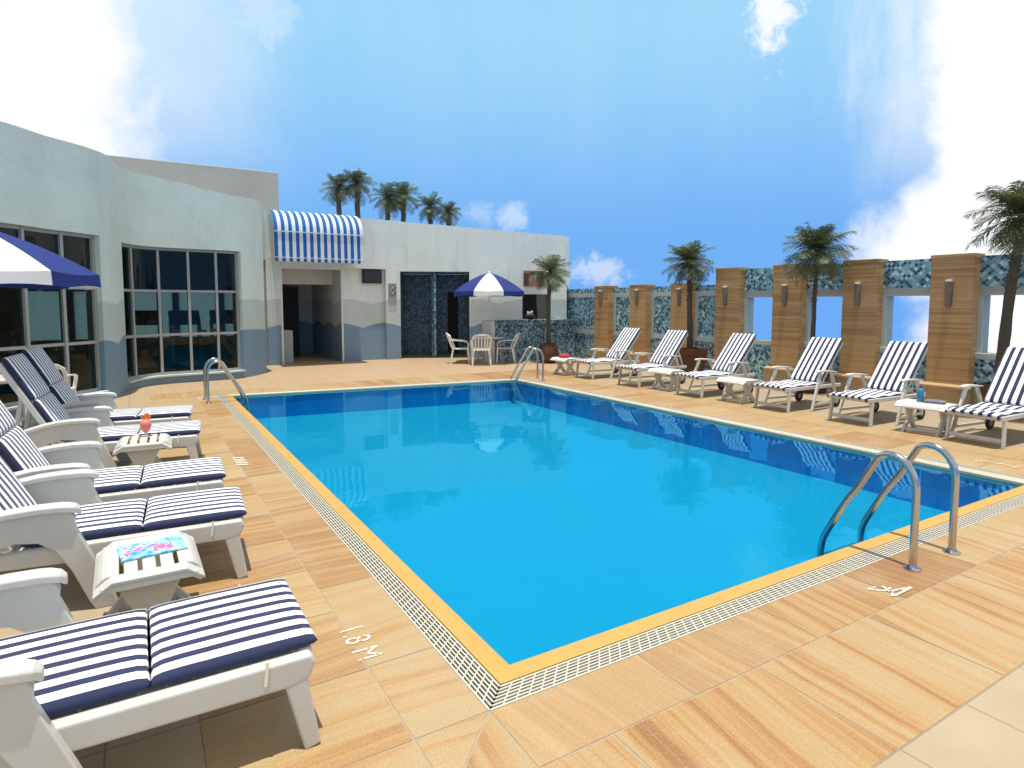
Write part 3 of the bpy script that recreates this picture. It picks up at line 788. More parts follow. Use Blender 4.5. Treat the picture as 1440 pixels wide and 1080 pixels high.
# ------------------------------------------------------------------ palms and pots
def make_palm(label, loc, h, rad, seed, lean=(0,0), nf=38, leaf=LEAF, r0=.045, group=None, cat='palm tree'):
    rd = random.Random(seed)
    t = thing('palm_tree', label, cat, loc, 0, group)
    top = Vector((lean[0], lean[1], h))
    pts = []; K = 9
    for i in range(K+1):
        f = i/K; pts.append(Vector((lean[0]*f*f + rd.uniform(-.012,.012), lean[1]*f*f + rd.uniform(-.012,.012), h*f)))
    pts[-1] = top
    m = MB(); m.tube(pts, [r0*(1.25-.35*i/K)*(1+.10*(i%2)) for i in range(K)] + [r0*1.35], 10)
    for k in range(int(h/.06)):    # old leaf bases on the upper stem
        f = 1-.06*k*.5/h
        if f < .55: break
        p = pts[min(K, int(f*K))].lerp(pts[min(K, int(f*K)+1)], f*K-int(f*K)); a = k*2.4
        d = Vector((cos(a), sin(a), .9)); m.beam(p+d*r0*.5, p+d*r0*2.0, .022, .012)
    m.build('trunk', BARK, t, smooth=50)
    m = MB()
    for k in range(nf):
        f = (k+.5)/nf; az = k*2.39996 + rd.uniform(-.3,.3)
        el = R(84 - 122*f + rd.uniform(-10,10)); L = rad*rd.uniform(.85,1.18)*(1.0 if f > .2 else .8)
        droop = R(rd.uniform(45,78))*(.35+.65*cos(el)); S = 11; st = L/S
        p = top + Vector((0,0,.02)); spine = [p.copy()]; dirs = []
        e = el
        tw = rd.uniform(-.25,.25)
        for i in range(S):
            d = Vector((cos(az+tw*i/S)*cos(e), sin(az+tw*i/S)*cos(e), sin(e))); dirs.append(d); p = p + d*st; spine.append(p.copy()); e -= droop/S
        dirs.append(dirs[-1])
        m.tube(spine, [.010*(1-.8*i/S)*(rad/.7) for i in range(S+1)], 4, cap=False)
        for i in range(1, S+1):
            for sub in (0,.34,.67):
                if i == S and sub: continue
                q = spine[i].lerp(spine[min(i+1,S)], sub); d = dirs[min(i,S-1)]
                side = d.cross(Vector((0,0,1)));
                if side.length < .05: side = Vector((cos(az+1.57), sin(az+1.57), 0))
                side.normalize(); up = side.cross(d)
                prof = sin(pi*min(1, (i+sub)/S*.92+.08))**.6
                ll = rad*.42*prof*rd.uniform(.75,1.15)
                for sg in (-1,1):
                    v = (side*sg*.85 + d*.65 + up*rd.uniform(-.25,.3)).normalized()
                    w = d*.0075*(rad/.7)*rd.uniform(.8,1.3)
                    mid = q + v*ll*.55 + Vector((0,0,-.02*ll)); tip = q + v*ll + Vector((0,0,-ll*.28))
                    m.add([q-w*.6, q+w*.6, mid+w, mid-w, tip], [(0,1,2,3),(3,2,4)])
    m.build('crown', leaf, t, recalc=False)
    return t
def round_pot(label, loc, r, h):
    t = thing('flower_pot', label, 'flower pot', loc)
    MB().lathe([(r*.58,0),(r*.80,h*.12),(r*.95,h*.28),(r*1.0,h*.46),(r*.98,h*.62),(r*.88,h*.80),(r*.74,h*.92),(r*.80,h*.95),(r*.80,h),(r*.68,h),(r*.66,h*.86)], 24, cap=True).build('pot_body', TERRA, t, smooth=50)
    MB().lathe([(r*.67,h*.88),(.0,h*.91)], 20, cap=False).build('soil', SOIL, t)
    return t
def square_pot(label, loc, w, h):
    t = thing('flower_pot', label, 'planter', loc)
    m = MB(); a, b = w*.36, w*.5
    P = []
    for s_, z in ((a,0),(b*.94,h*.78),(b*.94,h*.78),(b,h*.80),(b,h),(b*.86,h),(b*.84,h*.88)):
        P += [(-s_,-s_,z),(s_,-s_,z),(s_,s_,z),(-s_,s_,z)]
    F = [(3,2,1,0)]+[(k*4+i, k*4+(i+1)%4, k*4+4+(i+1)%4, k*4+4+i) for k in range(6) for i in range(4)]
    m.add(P, F); m.build('pot_body', TERRA, t, bevel=.006)
    m = MB(); m.add([(-b*.85,-b*.85,h*.9),(b*.85,-b*.85,h*.9),(b*.85,b*.85,h*.9),(-b*.85,b*.85,h*.9)], [(0,1,2,3)]); m.build('soil', SOIL, t)
    return t
round_pot('round terracotta pot with a small palm in front of the tiled bar', (9.98,14.55,0), .29, .55)
make_palm('small feathery palm in the round terracotta pot in front of the kiosk hatch', (9.98,14.55,.48), 2.05, .68, 11, (.03,0), 30, LEAFY, .05, 'potted palms')
square_pot('square brown planter behind the striped back of a right lounger', (10.93,10.1,0), .52, .66)
make_palm('palm growing from the square brown planter by the step in the boundary wall', (10.93,10.17,.55), 2.05, .62, 23, (0,.05), 44, LEAF, .055, 'potted palms')
square_pot('brown planter behind the loungers at the blue-sky bay, mostly hidden', (10.95,7.08,0), .45, .5)
make_palm('palm with thin leaning stem standing before the blue-sky bay', (10.95,7.13,.42), 2.22, .68, 37, (.02,-.02), 46, LEAF, .034, 'potted palms')
square_pot('brown planter at the right frame edge behind the nearest wall lounger', (10.95,4.08,0), .45, .5)
make_palm('large dark palm cut by the right frame edge', (10.95,4.10,.42), 2.50, .70, 41, (0,-.16), 48, LEAF, .06, 'potted palms')
pal = [(5.78,5.42,.62,'leftmost rooftop palm above the striped awning'),(6.40,5.62,.66,'tallest rooftop palm, second from the left above the awning'),
       (7.42,5.22,.66,'third rooftop palm, bushy with a drooping left side'),(8.0,5.32,.66,'fourth rooftop palm, right of the bushy one'),
       (9.0,5.08,.60,'fifth rooftop palm, second from the right'),(9.71,4.92,.54,'smallest rooftop palm at the right end of the row')]
for k, (x, zc, r, l) in enumerate(pal):
    make_palm(l, (x,20.5,3.9), zc-3.9, r*1.02, 60+k, (rs.uniform(-.05,.05),0), 30, LEAF if k != 2 else LEAFY, .075, 'palms on the roof')

# ------------------------------------------------------------------ poolside building (changing rooms and kiosk)
B = thing('poolside_building', 'long white building with wave-painted base, doorway, tiled recess and kiosk hatch at the far end', 'building', (0,0,0))
Y0 = 17.85; P1 = Vector((6.83,17.85)); P2 = Vector((11.45,15.7)); dv = (P2-P1).normalized(); nv = Vector((-dv.y,dv.x))   # nv: inward
LEN = (P2-P1).length; TH = .28
def zt(tt): return 4.13 - .375*tt/LEN
def fw(tt, o_, z): q = P1 + dv*tt + nv*o_; return (q.x, q.y, z)
def wbox(m, t0, t1, z0, z1, o0=0, o1=TH, z1b=None):
    z1b = z1 if z1b is None else z1b
    P = [fw(t0,o0,z0),fw(t1,o0,z0),fw(t1,o0,z1b),fw(t0,o0,z1),fw(t0,o1,z0),fw(t1,o1,z0),fw(t1,o1,z1b),fw(t0,o1,z1)]
    m.add(P, [(0,1,2,3),(7,6,5,4),(0,4,5,1),(1,5,6,2),(2,6,7,3),(3,7,4,0)])
m = MB()
m.bx(3.02,3.38,Y0,Y0+.28,0,4.14); m.bx(3.38,6.38,Y0,Y0+.28,2.70,4.14); m.bx(6.38,6.83,Y0,Y0+.28,0,4.14)
wbox(m, 0, 2.08, 2.65, zt(0), z1b=zt(2.08)); wbox(m, 2.08, 3.71, 0, zt(2.08), z1b=zt(3.71))
wbox(m, 3.71, 4.60, 0, 1.2); wbox(m, 3.71, 4.60, 1.97, zt(3.71), z1b=zt(4.6)); wbox(m, 4.60, LEN, 0, zt(4.6), z1b=zt(LEN))
m.bx(11.40,11.72,15.95,20.5,2.14,3.75)
m.build('front_wall', WAVE, B)
m = MB(); m.bx(5.10,6.38,Y0+.16,Y0+.30,0,2.70); m.build('recess_wall', WAVE, B)
m = MB()   # corridor behind the doorway
m.bx(3.30,3.42,Y0+.28,22,0,2.72); m.bx(5.10,5.22,Y0+.30,22,0,2.72); m.bx(3.42,5.1,21.6,21.75,0,2.72); m.bx(3.42,5.10,19.0,19.2,2.25,2.72)
m.build('corridor_wall', WAVE, B)
MB().bx(3.2,6.4,Y0+.28,22,2.73,2.85).build('corridor_ceiling', INTC, B)
MB().bx(3.5,4.4,20.4,20.5,0,2.2).build('dark_opening', DOORD, B)  # near-black panel, the darkness of the open doorway put into its colour
m = MB(); m.bx(3.42,3.78,18.35,19.6,0,.92); m.build('counter_block', GREYP, B, bevel=.01)
m = MB(); m.bx(3.37,5.16,Y0-.004,Y0+.06,2.645,2.699); m.bx(3.381,3.43,Y0-.004,Y0+.06,0,2.645); m.bx(5.07,5.12,Y0+.10,Y0+.16,0,2.645); m.build('door_frame', PLASTC, B)
# tiled recess
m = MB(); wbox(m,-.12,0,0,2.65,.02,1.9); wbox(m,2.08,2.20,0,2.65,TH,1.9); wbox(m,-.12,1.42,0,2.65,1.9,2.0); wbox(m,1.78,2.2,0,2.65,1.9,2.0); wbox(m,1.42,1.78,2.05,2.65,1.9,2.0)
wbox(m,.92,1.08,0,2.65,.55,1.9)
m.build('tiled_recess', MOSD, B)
m = MB(); wbox(m,-.1,2.2,2.66,2.75,TH,2.0); m.build('recess_ceiling', INTC, B)
m = MB(); wbox(m,1.42,1.78,0,2.05,1.96,1.99); m.build('dark_opening', DOORD, B)  # fills the door hole; its unlit depth is painted near-black
m = MB(); wbox(m,1.0,1.05,0,2.62,.40,.545); m.build('tile_edge_strip', MOS, B)
# kiosk interior
m = MB(); wbox(m,3.4,4.9,0,3.2,2.2,2.3); wbox(m,3.4,3.5,0,3.2,TH,2.2); wbox(m,4.9,5.0,0,3.2,TH,2.2); m.build('kiosk_wall', INTW, B)
m = MB(); wbox(m,3.55,4.85,1.12,1.19,TH,.75); m.build('kiosk_shelf', GREYP, B)
m = MB(); m.add([(2.7,Y0+.05,3.9),(6.83,Y0+.05,3.9),(*P2,3.68),(11.6,24,3.68),(2.7,24,3.9)], [(0,1,2,3,4)]); m.build('roof', GREYP, B)
# menu board on the kiosk, AC, sign
def onwall(o_, tt, z, d=-.02):
    q = fw(tt, d, z); o_.location = q; o_.rotation_euler = (0,0,atan2(dv.y,dv.x)); return o_
mb = thing('menu_board', 'small weathered pink and dark red menu board above the kiosk hatch', 'sign')
onwall(mb, 4.05, 2.45)
m = MB(); m.box((0,0,0),(.62,.03,.48)); m.build('board', plain('faded_pink_print', (.42,.14,.14), .6, .55, 5), mb)
m = MB(); m.box((-.22,-.022,-.02),(.16,.012,.36)); m.box((.23,-.022,.06),(.14,.012,.30)); m.box((.02,-.022,.15),(.30,.010,.10)); m.build('picture', plain('dark_print', (.07,.045,.04), .6, .4, 14), mb)
ac = thing('air_conditioner', 'dark window air conditioner set in the wall right of the doorway', 'air conditioner', (5.99,Y0+.16,2.28))
m = MB(); m.bx(-.29,.29,-.10,-.02,0,.40); m.build('casing', BLACK, ac, bevel=.008)
m = MB(); m.bx(-.26,.26,-.115,-.101,.02,.37); m.build('grille', BLACK, ac)
m = MB()
for k in range(7): m.bx(-.25,.25,-.124,-.116,.05+.043*k,.065+.043*k)
m.build('louvre', plain('dark_grey_louvre', (.07,.07,.075), .5), ac)
sg = thing('notice_board', 'grey notice with two black pictograms on the pier between doorway and tiled recess', 'sign', (6.575,Y0-.004,1.66))
m = MB(); m.bx(-.125,.125,-.018,0,0,.62); m.build('panel', plain('grey_sign_metal', (.33,.32,.29), .5, .1, 12), sg)
m = MB()
m.box((0,-.021,.42),(.21,.004,.34)); m.build('pictogram_field', plain('sign_field', (.22,.21,.19), .5, .2, 20), sg)
m = MB()
for cx_, cz, an in ((-.03,.52,.5),(.05,.46,-.4),(-.02,.36,.7),(.06,.32,-.6),(-.05,.30,.1)):
    m.box((cx_,-.025,cz),(.075,.003,.028),ry=an); m.box((cx_+.02,-.0255,cz+.03),(.026,.003,.026))
m.build('pictogram', BLACK, sg)
m = MB()
for cz in (.50,.34):
    m.box((.0,-.0285,cz),(.16,.002,.012),ry=.75); m.box((.0,-.029,cz),(.16,.002,.012),ry=-.75)
m.build('cross_mark', PAINT, sg)

# awning
AW = thing('awning', 'blue and white striped barrel awning over the doorway', 'awning', (3.10,Y0,0))
NS = 13; wA = 2.34; pr = .85
prof = [(0,4.18)] + [(pr*sin(a), 3.56+.62*cos(a)) for a in [R(10*k) for k in range(1,10)]]
m = MB()
K = NS*2
for k in range(K):
    x0, x1 = wA*k/K, wA*(k+1)/K
    P = []
    for d, z in prof: P += [(x0,-d-.01,z),(x1,-d-.01,z)]
    m.add(P, [(2*i,2*i+1,2*i+3,2*i+2) for i in range(len(prof)-1)], k % 2)
m.build('canopy', [ABLUE, AWHITE], AW, smooth=True, recalc=False)
m = MB()
for k in range(K):
    x0, x1 = wA*k/K, wA*(k+1)/K; y = -pr-.012
    zs = [3.545, 3.2, 2.86]
    m.add([(x0,y,3.55),(x1,y,3.55),(x1,y-.02,2.88),(x0,y-.02,2.88)], [(0,1,2,3)], k % 2)
    m.add([(x0,y-.022,2.88),(x1,y-.022,2.88),(x1,y-.024,2.80),((x0+x1)/2,y-.024,2.765),(x0,y-.024,2.80)], [(0,1,2,3,4)], k % 2)
for xx in (wA,):     # end cheek
    m.add([(xx,-.01,2.88)]+[(xx,-d-.01,z) for d,z in prof]+[(xx,-pr-.03,2.88)], [tuple(range(len(prof)+2))], 0)
m.build('valance', [ABLUE, AWHITE], AW, recalc=False)
m = MB(); m.beam((0,-pr-.03,3.55),(wA,-pr-.03,3.55),.022,.022); m.beam((0,-pr-.05,2.88),(wA,-pr-.05,2.88),.018,.018)
for xx in (.01,wA-.01): m.beam((xx,0,2.9),(xx,-pr-.02,2.9),.02,.02)
m.build('awning_frame', PLASTC, AW)

# bar in front of the kiosk
BR = thing('bar_counter', 'long blue mosaic bar counter below the kiosk hatch', 'bar counter', (8.55,15.3,0))
m = MB(); m.bx(.12,2.93,0,.5,0,1.06); m.build('tiled_front', m_mosaic('bar_mosaic', .85, .05), BR)
m = MB(); m.bx(.10,2.95,-.06,.56,1.06,1.21); m.build('counter_top', m_mosaic('counter_mosaic', .65, .05), BR, bevel=.006)
m = MB(); m.bx(-.02,.10,-.02,.52,0,1.20); m.build('end_post', PLAST, BR)
bw = thing('serving_bowl', 'dark bowl of red fruit and white napkins on the bar at the hatch', 'bowl', (10.05,15.62,1.21))
MB().lathe([(.07,0),(.13,.05),(.17,.11),(.165,.115),(.12,.06),(.02,.03)], 18).build('bowl', BLACK, bw, smooth=True)
m = MB()
for k in range(7):
    a = k*.9; mm = MB(); mm.lathe([(.004,-.05),(.035,-.036),(.05,0),(.035,.036),(.004,.05)], 10, (.075*cos(a)*(k>0), .075*sin(a)*(k>0), .12+.02*(k==0))); m.add(mm.v, mm.f)
m.build('fruit', plain('dark_red_fruit', (.25,.02,.02), .35, .3, 8), bw, smooth=True)
m = MB(); m.box((-.09,-.08,.20),(.13,.02,.07),ry=.3); m.box((-.02,-.11,.22),(.10,.02,.05),ry=-.4); m.build('napkin', PAINT, bw)

# block on the roof behind
m = MB(); m.bx(-9,3.76,19.7,22.5,3.3,5.57)
tag(m.build('roof_block', plain('weathered_beige_render', (.43,.405,.355), .9, .14, 1.2, .3, 30), bevel=.02), 'plain beige rooftop block rising behind the curved glazed building', 'building')

# ------------------------------------------------------------------ curved glazed building on the left
ctrl = [(-7.5,7.0),(-5.6,7.55),(-4.2,8.3),(-3.1,9.35),(-2.25,10.5),(-1.68,11.36),(-1.38,11.74),(-1.10,12.16),(-.80,12.46),(-.53,12.80),(-.33,13.25),(-.20,14.02),(.02,14.52),(.38,14.83),(.90,14.95),(1.42,15.0),(1.90,15.10),(2.27,15.42),(2.64,15.95)]
def crom(pts, sub=8):
    out = []; P = [Vector(p) for p in pts]; P = [P[0]*2-P[1]] + P + [P[-1]*2-P[-2]]
    for i in range(1, len(P)-2):
        for k in range(sub):
            t_ = k/sub; a, b, c_, d = P[i-1:i+3]
            out.append(.5*((2*b)+(c_-a)*t_+(2*a-5*b+4*c_-d)*t_*t_+(3*b-a-3*c_+d)*t_**3))
    out.append(P[-2]); return out
CV = crom(ctrl); S = [0]
for a, b in zip(CV, CV[1:]): S.append(S[-1]+(b-a).length)
NRM = []
for i in range(len(CV)):
    d = (CV[min(i+1,len(CV)-1)]-CV[max(i-1,0)]).normalized(); NRM.append(Vector((-d.y,d.x)))   # points inward (away from pool)
def at(s):
    s = max(0, min(S[-1], s))
    for i in range(len(S)-1):
        if s <= S[i+1]: f = (s-S[i])/(S[i+1]-S[i]); return CV[i].lerp(CV[i+1], f), NRM[i].lerp(NRM[i+1], f).normalized()
    return CV[-1], NRM[-1]
def near_s(p):
    p = Vector(p); i = min(range(len(CV)), key=lambda k: (CV[k]-p).length); return S[i]
def cwall(m, s0, s1, z0, z1, o0, o1, step=.12):
    n = max(1, int((s1-s0)/step)); P = []
    for i in range(n+1):
        p, q = at(s0+(s1-s0)*i/n)
        for o_, z in ((o0,z0),(o1,z0),(o1,z1),(o0,z1)): w = p+q*o_; P.append((w.x,w.y,z))
    F = [(3,2,1,0), tuple(n*4+k for k in range(4))]
    for i in range(n):
        for k in range(4): F.append((i*4+k, i*4+(k+1)%4, (i+1)*4+(k+1)%4, (i+1)*4+k))
    m.add(P, F)
sW1a, sW1b = near_s((-5.6,7.55)), near_s((-.50,12.83))
sW2a, sW2b = near_s((-.22,13.98)), near_s((2.02,15.2))
CB = thing('curved_building', 'wavy white building with tall gridded windows on the left', 'building', (0,0,0))
m = MB(); zT = 4.28
cwall(m, 0, sW1a, 0, zT, 0, .28); cwall(m, sW1b, sW2a, 0, 2.85, 0, .28); cwall(m, sW2b, S[-1], 0, 2.85, 0, .28)
cwall(m, sW1a, S[-1], 2.85, zT, 0, .28); cwall(m, sW1a, sW1b, 0, .15, 0, .28); cwall(m, sW2a, sW2b, 0, .15, 0, .28)
m.bx(2.40,2.655,16.0,Y0+.1,0,zT); m.bx(2.66,3.02,Y0+.02,Y0+.2,2.85,zT-.16); m.bx(2.66,3.02,Y0+.02,Y0+.2,0,.15)
def ztop(x):
    ks = [(-.1,4.28),(.4,4.27),(.9,4.22),(1.4,4.12),(1.9,4.07),(2.7,4.10)]
    for (a, za_), (b, zb_) in zip(ks, ks[1:]):
        if a <= x <= b: f = (x-a)/(b-a); f = f*f*(3-2*f); return za_+(zb_-za_)*f
    return 4.28 if x < 0 else 4.10
m.v = [(x,y,ztop(x) if abs(z-zT) < 1e-4 else z) for x,y,z in m.v]
o = m.build('curved_wall', WAVE_SHADE, CB, smooth=40)
def window(s0, s1, nmul, zs, label=None):
    w = MB(); o0 = .10
    for z in zs: cwall(w, s0, s1, z-.025, z+.025, o0, o0+.07)
    for k in range(nmul+1):
        s_ = s0+(s1-s0)*k/nmul; s_ = min(max(s_, s0+.035), s1-.035)
        p, q = at(s_); a = atan2(q.y,q.x)
        w.box((p.x+q.x*(o0+.033), p.y+q.y*(o0+.033), (zs[0]+zs[-1])/2), (.09,.05,zs[-1]-zs[0]+.05), rz=a)
    f = w.build('window', FRAMEG, CB)
    g = MB(); n = int((s1-s0)/.1); P = []
    for i in range(n+1):
        p, q = at(s0+(s1-s0)*i/n); w_ = p+q*(o0+.035); P += [(w_.x,w_.y,zs[0]),(w_.x,w_.y,zs[-1])]
    g.add(P, [(2*i,2*i+2,2*i+3,2*i+1) for i in range(n)])
    g.build('pane', GLASS, f, smooth=True, recalc=False)
    sl = MB(); cwall(sl, s0+.01, s1-.01, .15, .185, -.05, .10); sl.build('sill', plain('pale_sill', (.50,.55,.55), .7), f)
sm = MB()
for z in (.18,1.03,1.95,2.82): sm.bx(2.66,3.02,Y0+.05,Y0+.10,z-.025,z+.025)
for x in (2.715,2.995): sm.bx(x-.025,x+.025,Y0+.045,Y0+.105,.15,2.85)
sw = sm.build('window', FRAMEG, CB)
sm = MB(); sm.add([(2.7,Y0+.08,.15),(3.01,Y0+.08,.15),(3.01,Y0+.08,2.85),(2.7,Y0+.08,2.85)], [(0,1,2,3)]); sm.build('pane', GLASS, sw, recalc=False)
window(sW1a, sW1b, 11, [.21,1.03,1.95,2.82]); window(sW2a, sW2b, 5, [.21,1.03,1.95,2.82])
# roof, interior
m = MB(); n = len(CV); m.add([(p.x+q.x*.14,p.y+q.y*.14,3.9) for p,q in zip(CV,NRM)]+[(2.9,19.72,3.9),(-9,19.72,3.9),(-9,7,3.9)], [tuple(range(n+3))]); m.build('roof', GREYP, CB)
m = MB(); m.add([(p.x+q.x*.28,p.y+q.y*.28,3.05) for p,q in zip(CV,NRM)]+[(2.9,19.6,3.05),(-9,19.6,3.05),(-9,7.2,3.05)], [tuple(range(n+3))]); m.build('ceiling', INTC, CB)
m = MB(); m.add([(p.x+q.x*.2,p.y+q.y*.2,.006) for p,q in zip(CV,NRM)]+[(2.9,19.6,.006),(-9,19.6,.006),(-9,7.2,.006)], [tuple(range(n+3))]); m.build('gym_floor', INTF, CB)
m = MB(); yb = 19.6
m.bx(-9,-2.6,yb,yb+.12,0,3.3); m.bx(-2.6,2.9,yb,yb+.12,0,.75); m.bx(-2.6,2.9,yb,yb+.12,2.0,3.3)
for x in (-2.6,-1.55,-.35,.85,2.0): m.bx(x,x+.16,yb,yb+.12,.75,2.0)
m.bx(2.9,3.0,18.2,yb,0,3.3); m.bx(-9,-8.88,7,yb,0,3.3)
m.build('back_wall', INTW, CB)
ft = NT('frosted_green_glass'); fb = ft.n('BsdfTranslucent', {'Color': (.50,.68,.60,1)}); ft.t.links.new(fb.outputs[0], ft.out.inputs[0])
m = MB(); m.add([(-2.6,yb+.05,.75),(2.9,yb+.05,.75),(2.9,yb+.05,2.0),(-2.6,yb+.05,2.0)], [(0,1,2,3)]); m.build('back_pane', ft.mat, CB)
def machine(label, x, y, rz):
    t = thing('exercise_machine', label, 'exercise machine', (x,y,.006), rz, 'exercise machines inside the gym')
    m = MB(); m.bx(-.35,.35,-.8,.8,.04,.2); m.build('running_deck', BLACK, t, bevel=.02)
    m = MB()
    for s in (-1,1): m.beam((s*.33,.65,.15),(s*.33,.8,1.25),.06,.08); m.beam((s*.33,.75,1.0),(s*.33,.25,.98),.05,.05)
    m.build('handrail', FRAMEG, t)
    m = MB(); m.box((0,.8,1.32),(.72,.12,.38),rx=-.4); m.build('console', BLACK, t, bevel=.03)
    return t
mc = machine('exercise machine dimly seen through the middle of the right-hand curved window', 1.2, 17.2, .2)
dup(mc, (.1,17.4,.006), -.1, 'exercise machine dimly seen through the left part of the right-hand curved window')
dup(mc, (-2.2,15.3,.006), .4, 'exercise machine dimly seen through the left-hand curved window behind the parasol')
dup(mc, (2.1,17.6,.006), .1, 'exercise machine dimly seen through the right end of the right-hand curved window')

# ------------------------------------------------------------------ parasols, table, chairs
def parasol(label, loc, rz, Rr, zr, za):
    t = thing('parasol', label, 'parasol', loc, rz, 'blue and white parasols')
    N = 8; m = MB(); M_ = 8; sub = 6
    def hz(f): return za - (za-zr)*f**1.45
    for k in range(N):
        P = []
        for i in range(M_+1):
            f = i/M_; f = max(f, .02)
            for j in range(sub+1):
                a = 2*pi*(k+j/sub)/N; c_ = cos(pi/N)/cos(2*pi*(j/sub-.5)/N)
                rr = Rr*f*(c_); P.append((rr*cos(a), rr*sin(a), hz(f) - .025*f*sin(pi*j/sub)*0 - .02*f*(sin(pi*j/sub))))
        m.add(P, [(i*(sub+1)+j, (i+1)*(sub+1)+j, (i+1)*(sub+1)+j+1, i*(sub+1)+j+1) for i in range(M_) for j in range(sub)], k % 2)
        V = []
        for j in range(sub+1):
            a = 2*pi*(k+j/sub)/N; c_ = cos(pi/N)/cos(2*pi*(j/sub-.5)/N); rr = Rr*c_
            V += [(rr*cos(a), rr*sin(a), zr-.02*sin(pi*j/sub)), (rr*1.01*cos(a), rr*1.01*sin(a), zr-.135-.012*sin(2*pi*j/sub))]
        m.add(V, [(2*j,2*j+1,2*j+3,2*j+2) for j in range(sub)], k % 2)
    m.build('canopy', [UWHITE, UBLUE], t, smooth=40, recalc=False)
    MB().tube([(0,0,.05),(0,0,za-.02)], .021, 12).build('pole', PLASTC, t, smooth=40)
    MB().lathe([(.025,za-.03),(.05,za-.01),(.03,za+.03),(.008,za+.06)], 12).build('finial', UWHITE, t, smooth=True)
    for k in range(N):
        a = 2*pi*k/N; m = MB(); m.tube([(Rr*f*cos(a)*.99, Rr*f*sin(a)*.99, hz(f)-.012) for f in (.03,.35,.7,1)], .005, 5); m.build('rib', FRAMEG, t)
    MB().lathe([(.25,0),(.25,.06),(.22,.09),(.05,.11),(.035,.30)], 24).build('base', GREYP, t, smooth=40)
    return t
parasol('big blue and white parasol cut by the left frame edge above the left loungers', (-1.50,8.05,0), .0, 1.17, 2.0, 2.5)
PX, PY = 8.62, 15.55
parasol('whole blue and white parasol over the white table at the far end', (PX,PY,0), -.13+pi/4, 1.05, 2.03, 2.55)

def plastic_table(label, loc):
    t = thing('plastic_table', label, 'table', loc, 0, 'round white plastic tables')
    MB().lathe([(.0,.70),(.40,.70),(.43,.685),(.45,.70),(.45,.725),(.43,.735),(.0,.735)], 28, cap=False).build('tabletop', PLAST, t, smooth=40)
    for k in range(4):
        a = pi/4+k*pi/2; m = MB(); m.beam((.30*cos(a),.30*sin(a),.70),(.36*cos(a),.36*sin(a),0),.07,.05,side=(-sin(a),cos(a),0),w2=.05,h2=.035); m.build('leg', PLAST, t, bevel=.008)
    return t
TB = plastic_table('round white plastic table under the far parasol', (PX,PY,0))
dup(TB, (-1.55,10.35,0), .3, 'white plastic table behind the far left loungers, mostly hidden')
def plastic_chair(label, loc, rz):
    """faces +x"""
    t = thing('plastic_chair', label, 'chair', loc, rz, 'white plastic armchairs')
    m = MB(); m.prism([(.22,.40),(.25,.42),(.24,.44),(.1,.43),(-.15,.425),(-.2,.43),(-.2,.405),(-.1,.40),(.1,.405)], -.22, .22); m.build('seat', PLASTC, t, bevel=.008)
    def bp(u, z): # curved back
        w = .235*(1+.12*(z-.42)/.42); a = u*.9
        return Vector((-.17 - .16*(z-.42)/.42 - .06*cos(a)*1 + .06*abs(u)**2*1.2, w*u, z))
    m = MB()
    for k in range(5):
        u0 = -.72+.33*k; u1 = u0+.16
        P = []
        for i in range(6):
            z = .43+.36*i/5
            for u in (u0-.0,u1): P.append(bp(u,z)); P.append(bp(u,z)-Vector((.014,0,0)))
        F = [(0,1,3,2),(20,22,23,21)]
        for i in range(5):
            a, b = i*4, i*4+4; F += [(a,b,b+2,a+2),(a+1,a+3,b+3,b+1),(a,a+1,b+1,b),(a+2,b+2,b+3,a+3)]
        m.add(P, F)
    P = []                                  # arched top rail and side stiles
    path = [bp(-1,.43),bp(-1,.55),bp(-1,.68),bp(-.93,.76),bp(-.7,.81),bp(-.35,.835),bp(0,.84),bp(.35,.835),bp(.7,.81),bp(.93,.76),bp(1,.68),bp(1,.55),bp(1,.43)]
    for a, b in zip(path, path[1:]): m.beam(a, b+(b-a)*.15, .022, .055, side=(1,0,0))
    m.beam(bp(-.95,.45), bp(.95,.45), .02, .05, side=(1,0,0))
    m.build('backrest', PLASTC, t, bevel=.004)
    for s in (-1,1):
        m = MB(); pts = [(-.27,s*.255,.66),(-.10,s*.275,.655),(.08,s*.28,.64),(.20,s*.27,.61),(.235,s*.255,.55),(.225,s*.235,.43)]
        for a, b in zip(pts, pts[1:]): m.beam(a, Vector(b)+(Vector(b)-Vector(a))*.08, .05, .022, side=(0,1,0))
        m.build('armrest', PLASTC, t, bevel=.005)
        m = MB(); m.beam((.22,s*.225,.43),(.25,s*.25,0),.05,.05,w2=.035,h2=.035); m.build('leg', PLASTC, t, bevel=.006)
        m = MB(); m.beam((-.19,s*.215,.43),(-.27,s*.25,0),.05,.05,w2=.035,h2=.035); m.build('leg', PLASTC, t, bevel=.006)
    return t
CH = plastic_chair('white plastic armchair seen from behind in front of the far parasol table', (8.05,15.0,0), R(66))
dup(CH, (7.78,15.75,0), R(-25), 'white plastic armchair left of the far parasol table, facing right')
dup(CH, (9.0,15.25,0), R(145), 'white plastic armchair right of the far parasol table, facing left')
dup(CH, (-1.12,11.15,0), R(80), 'white plastic armchair behind the farthest left lounger, against the curved window')

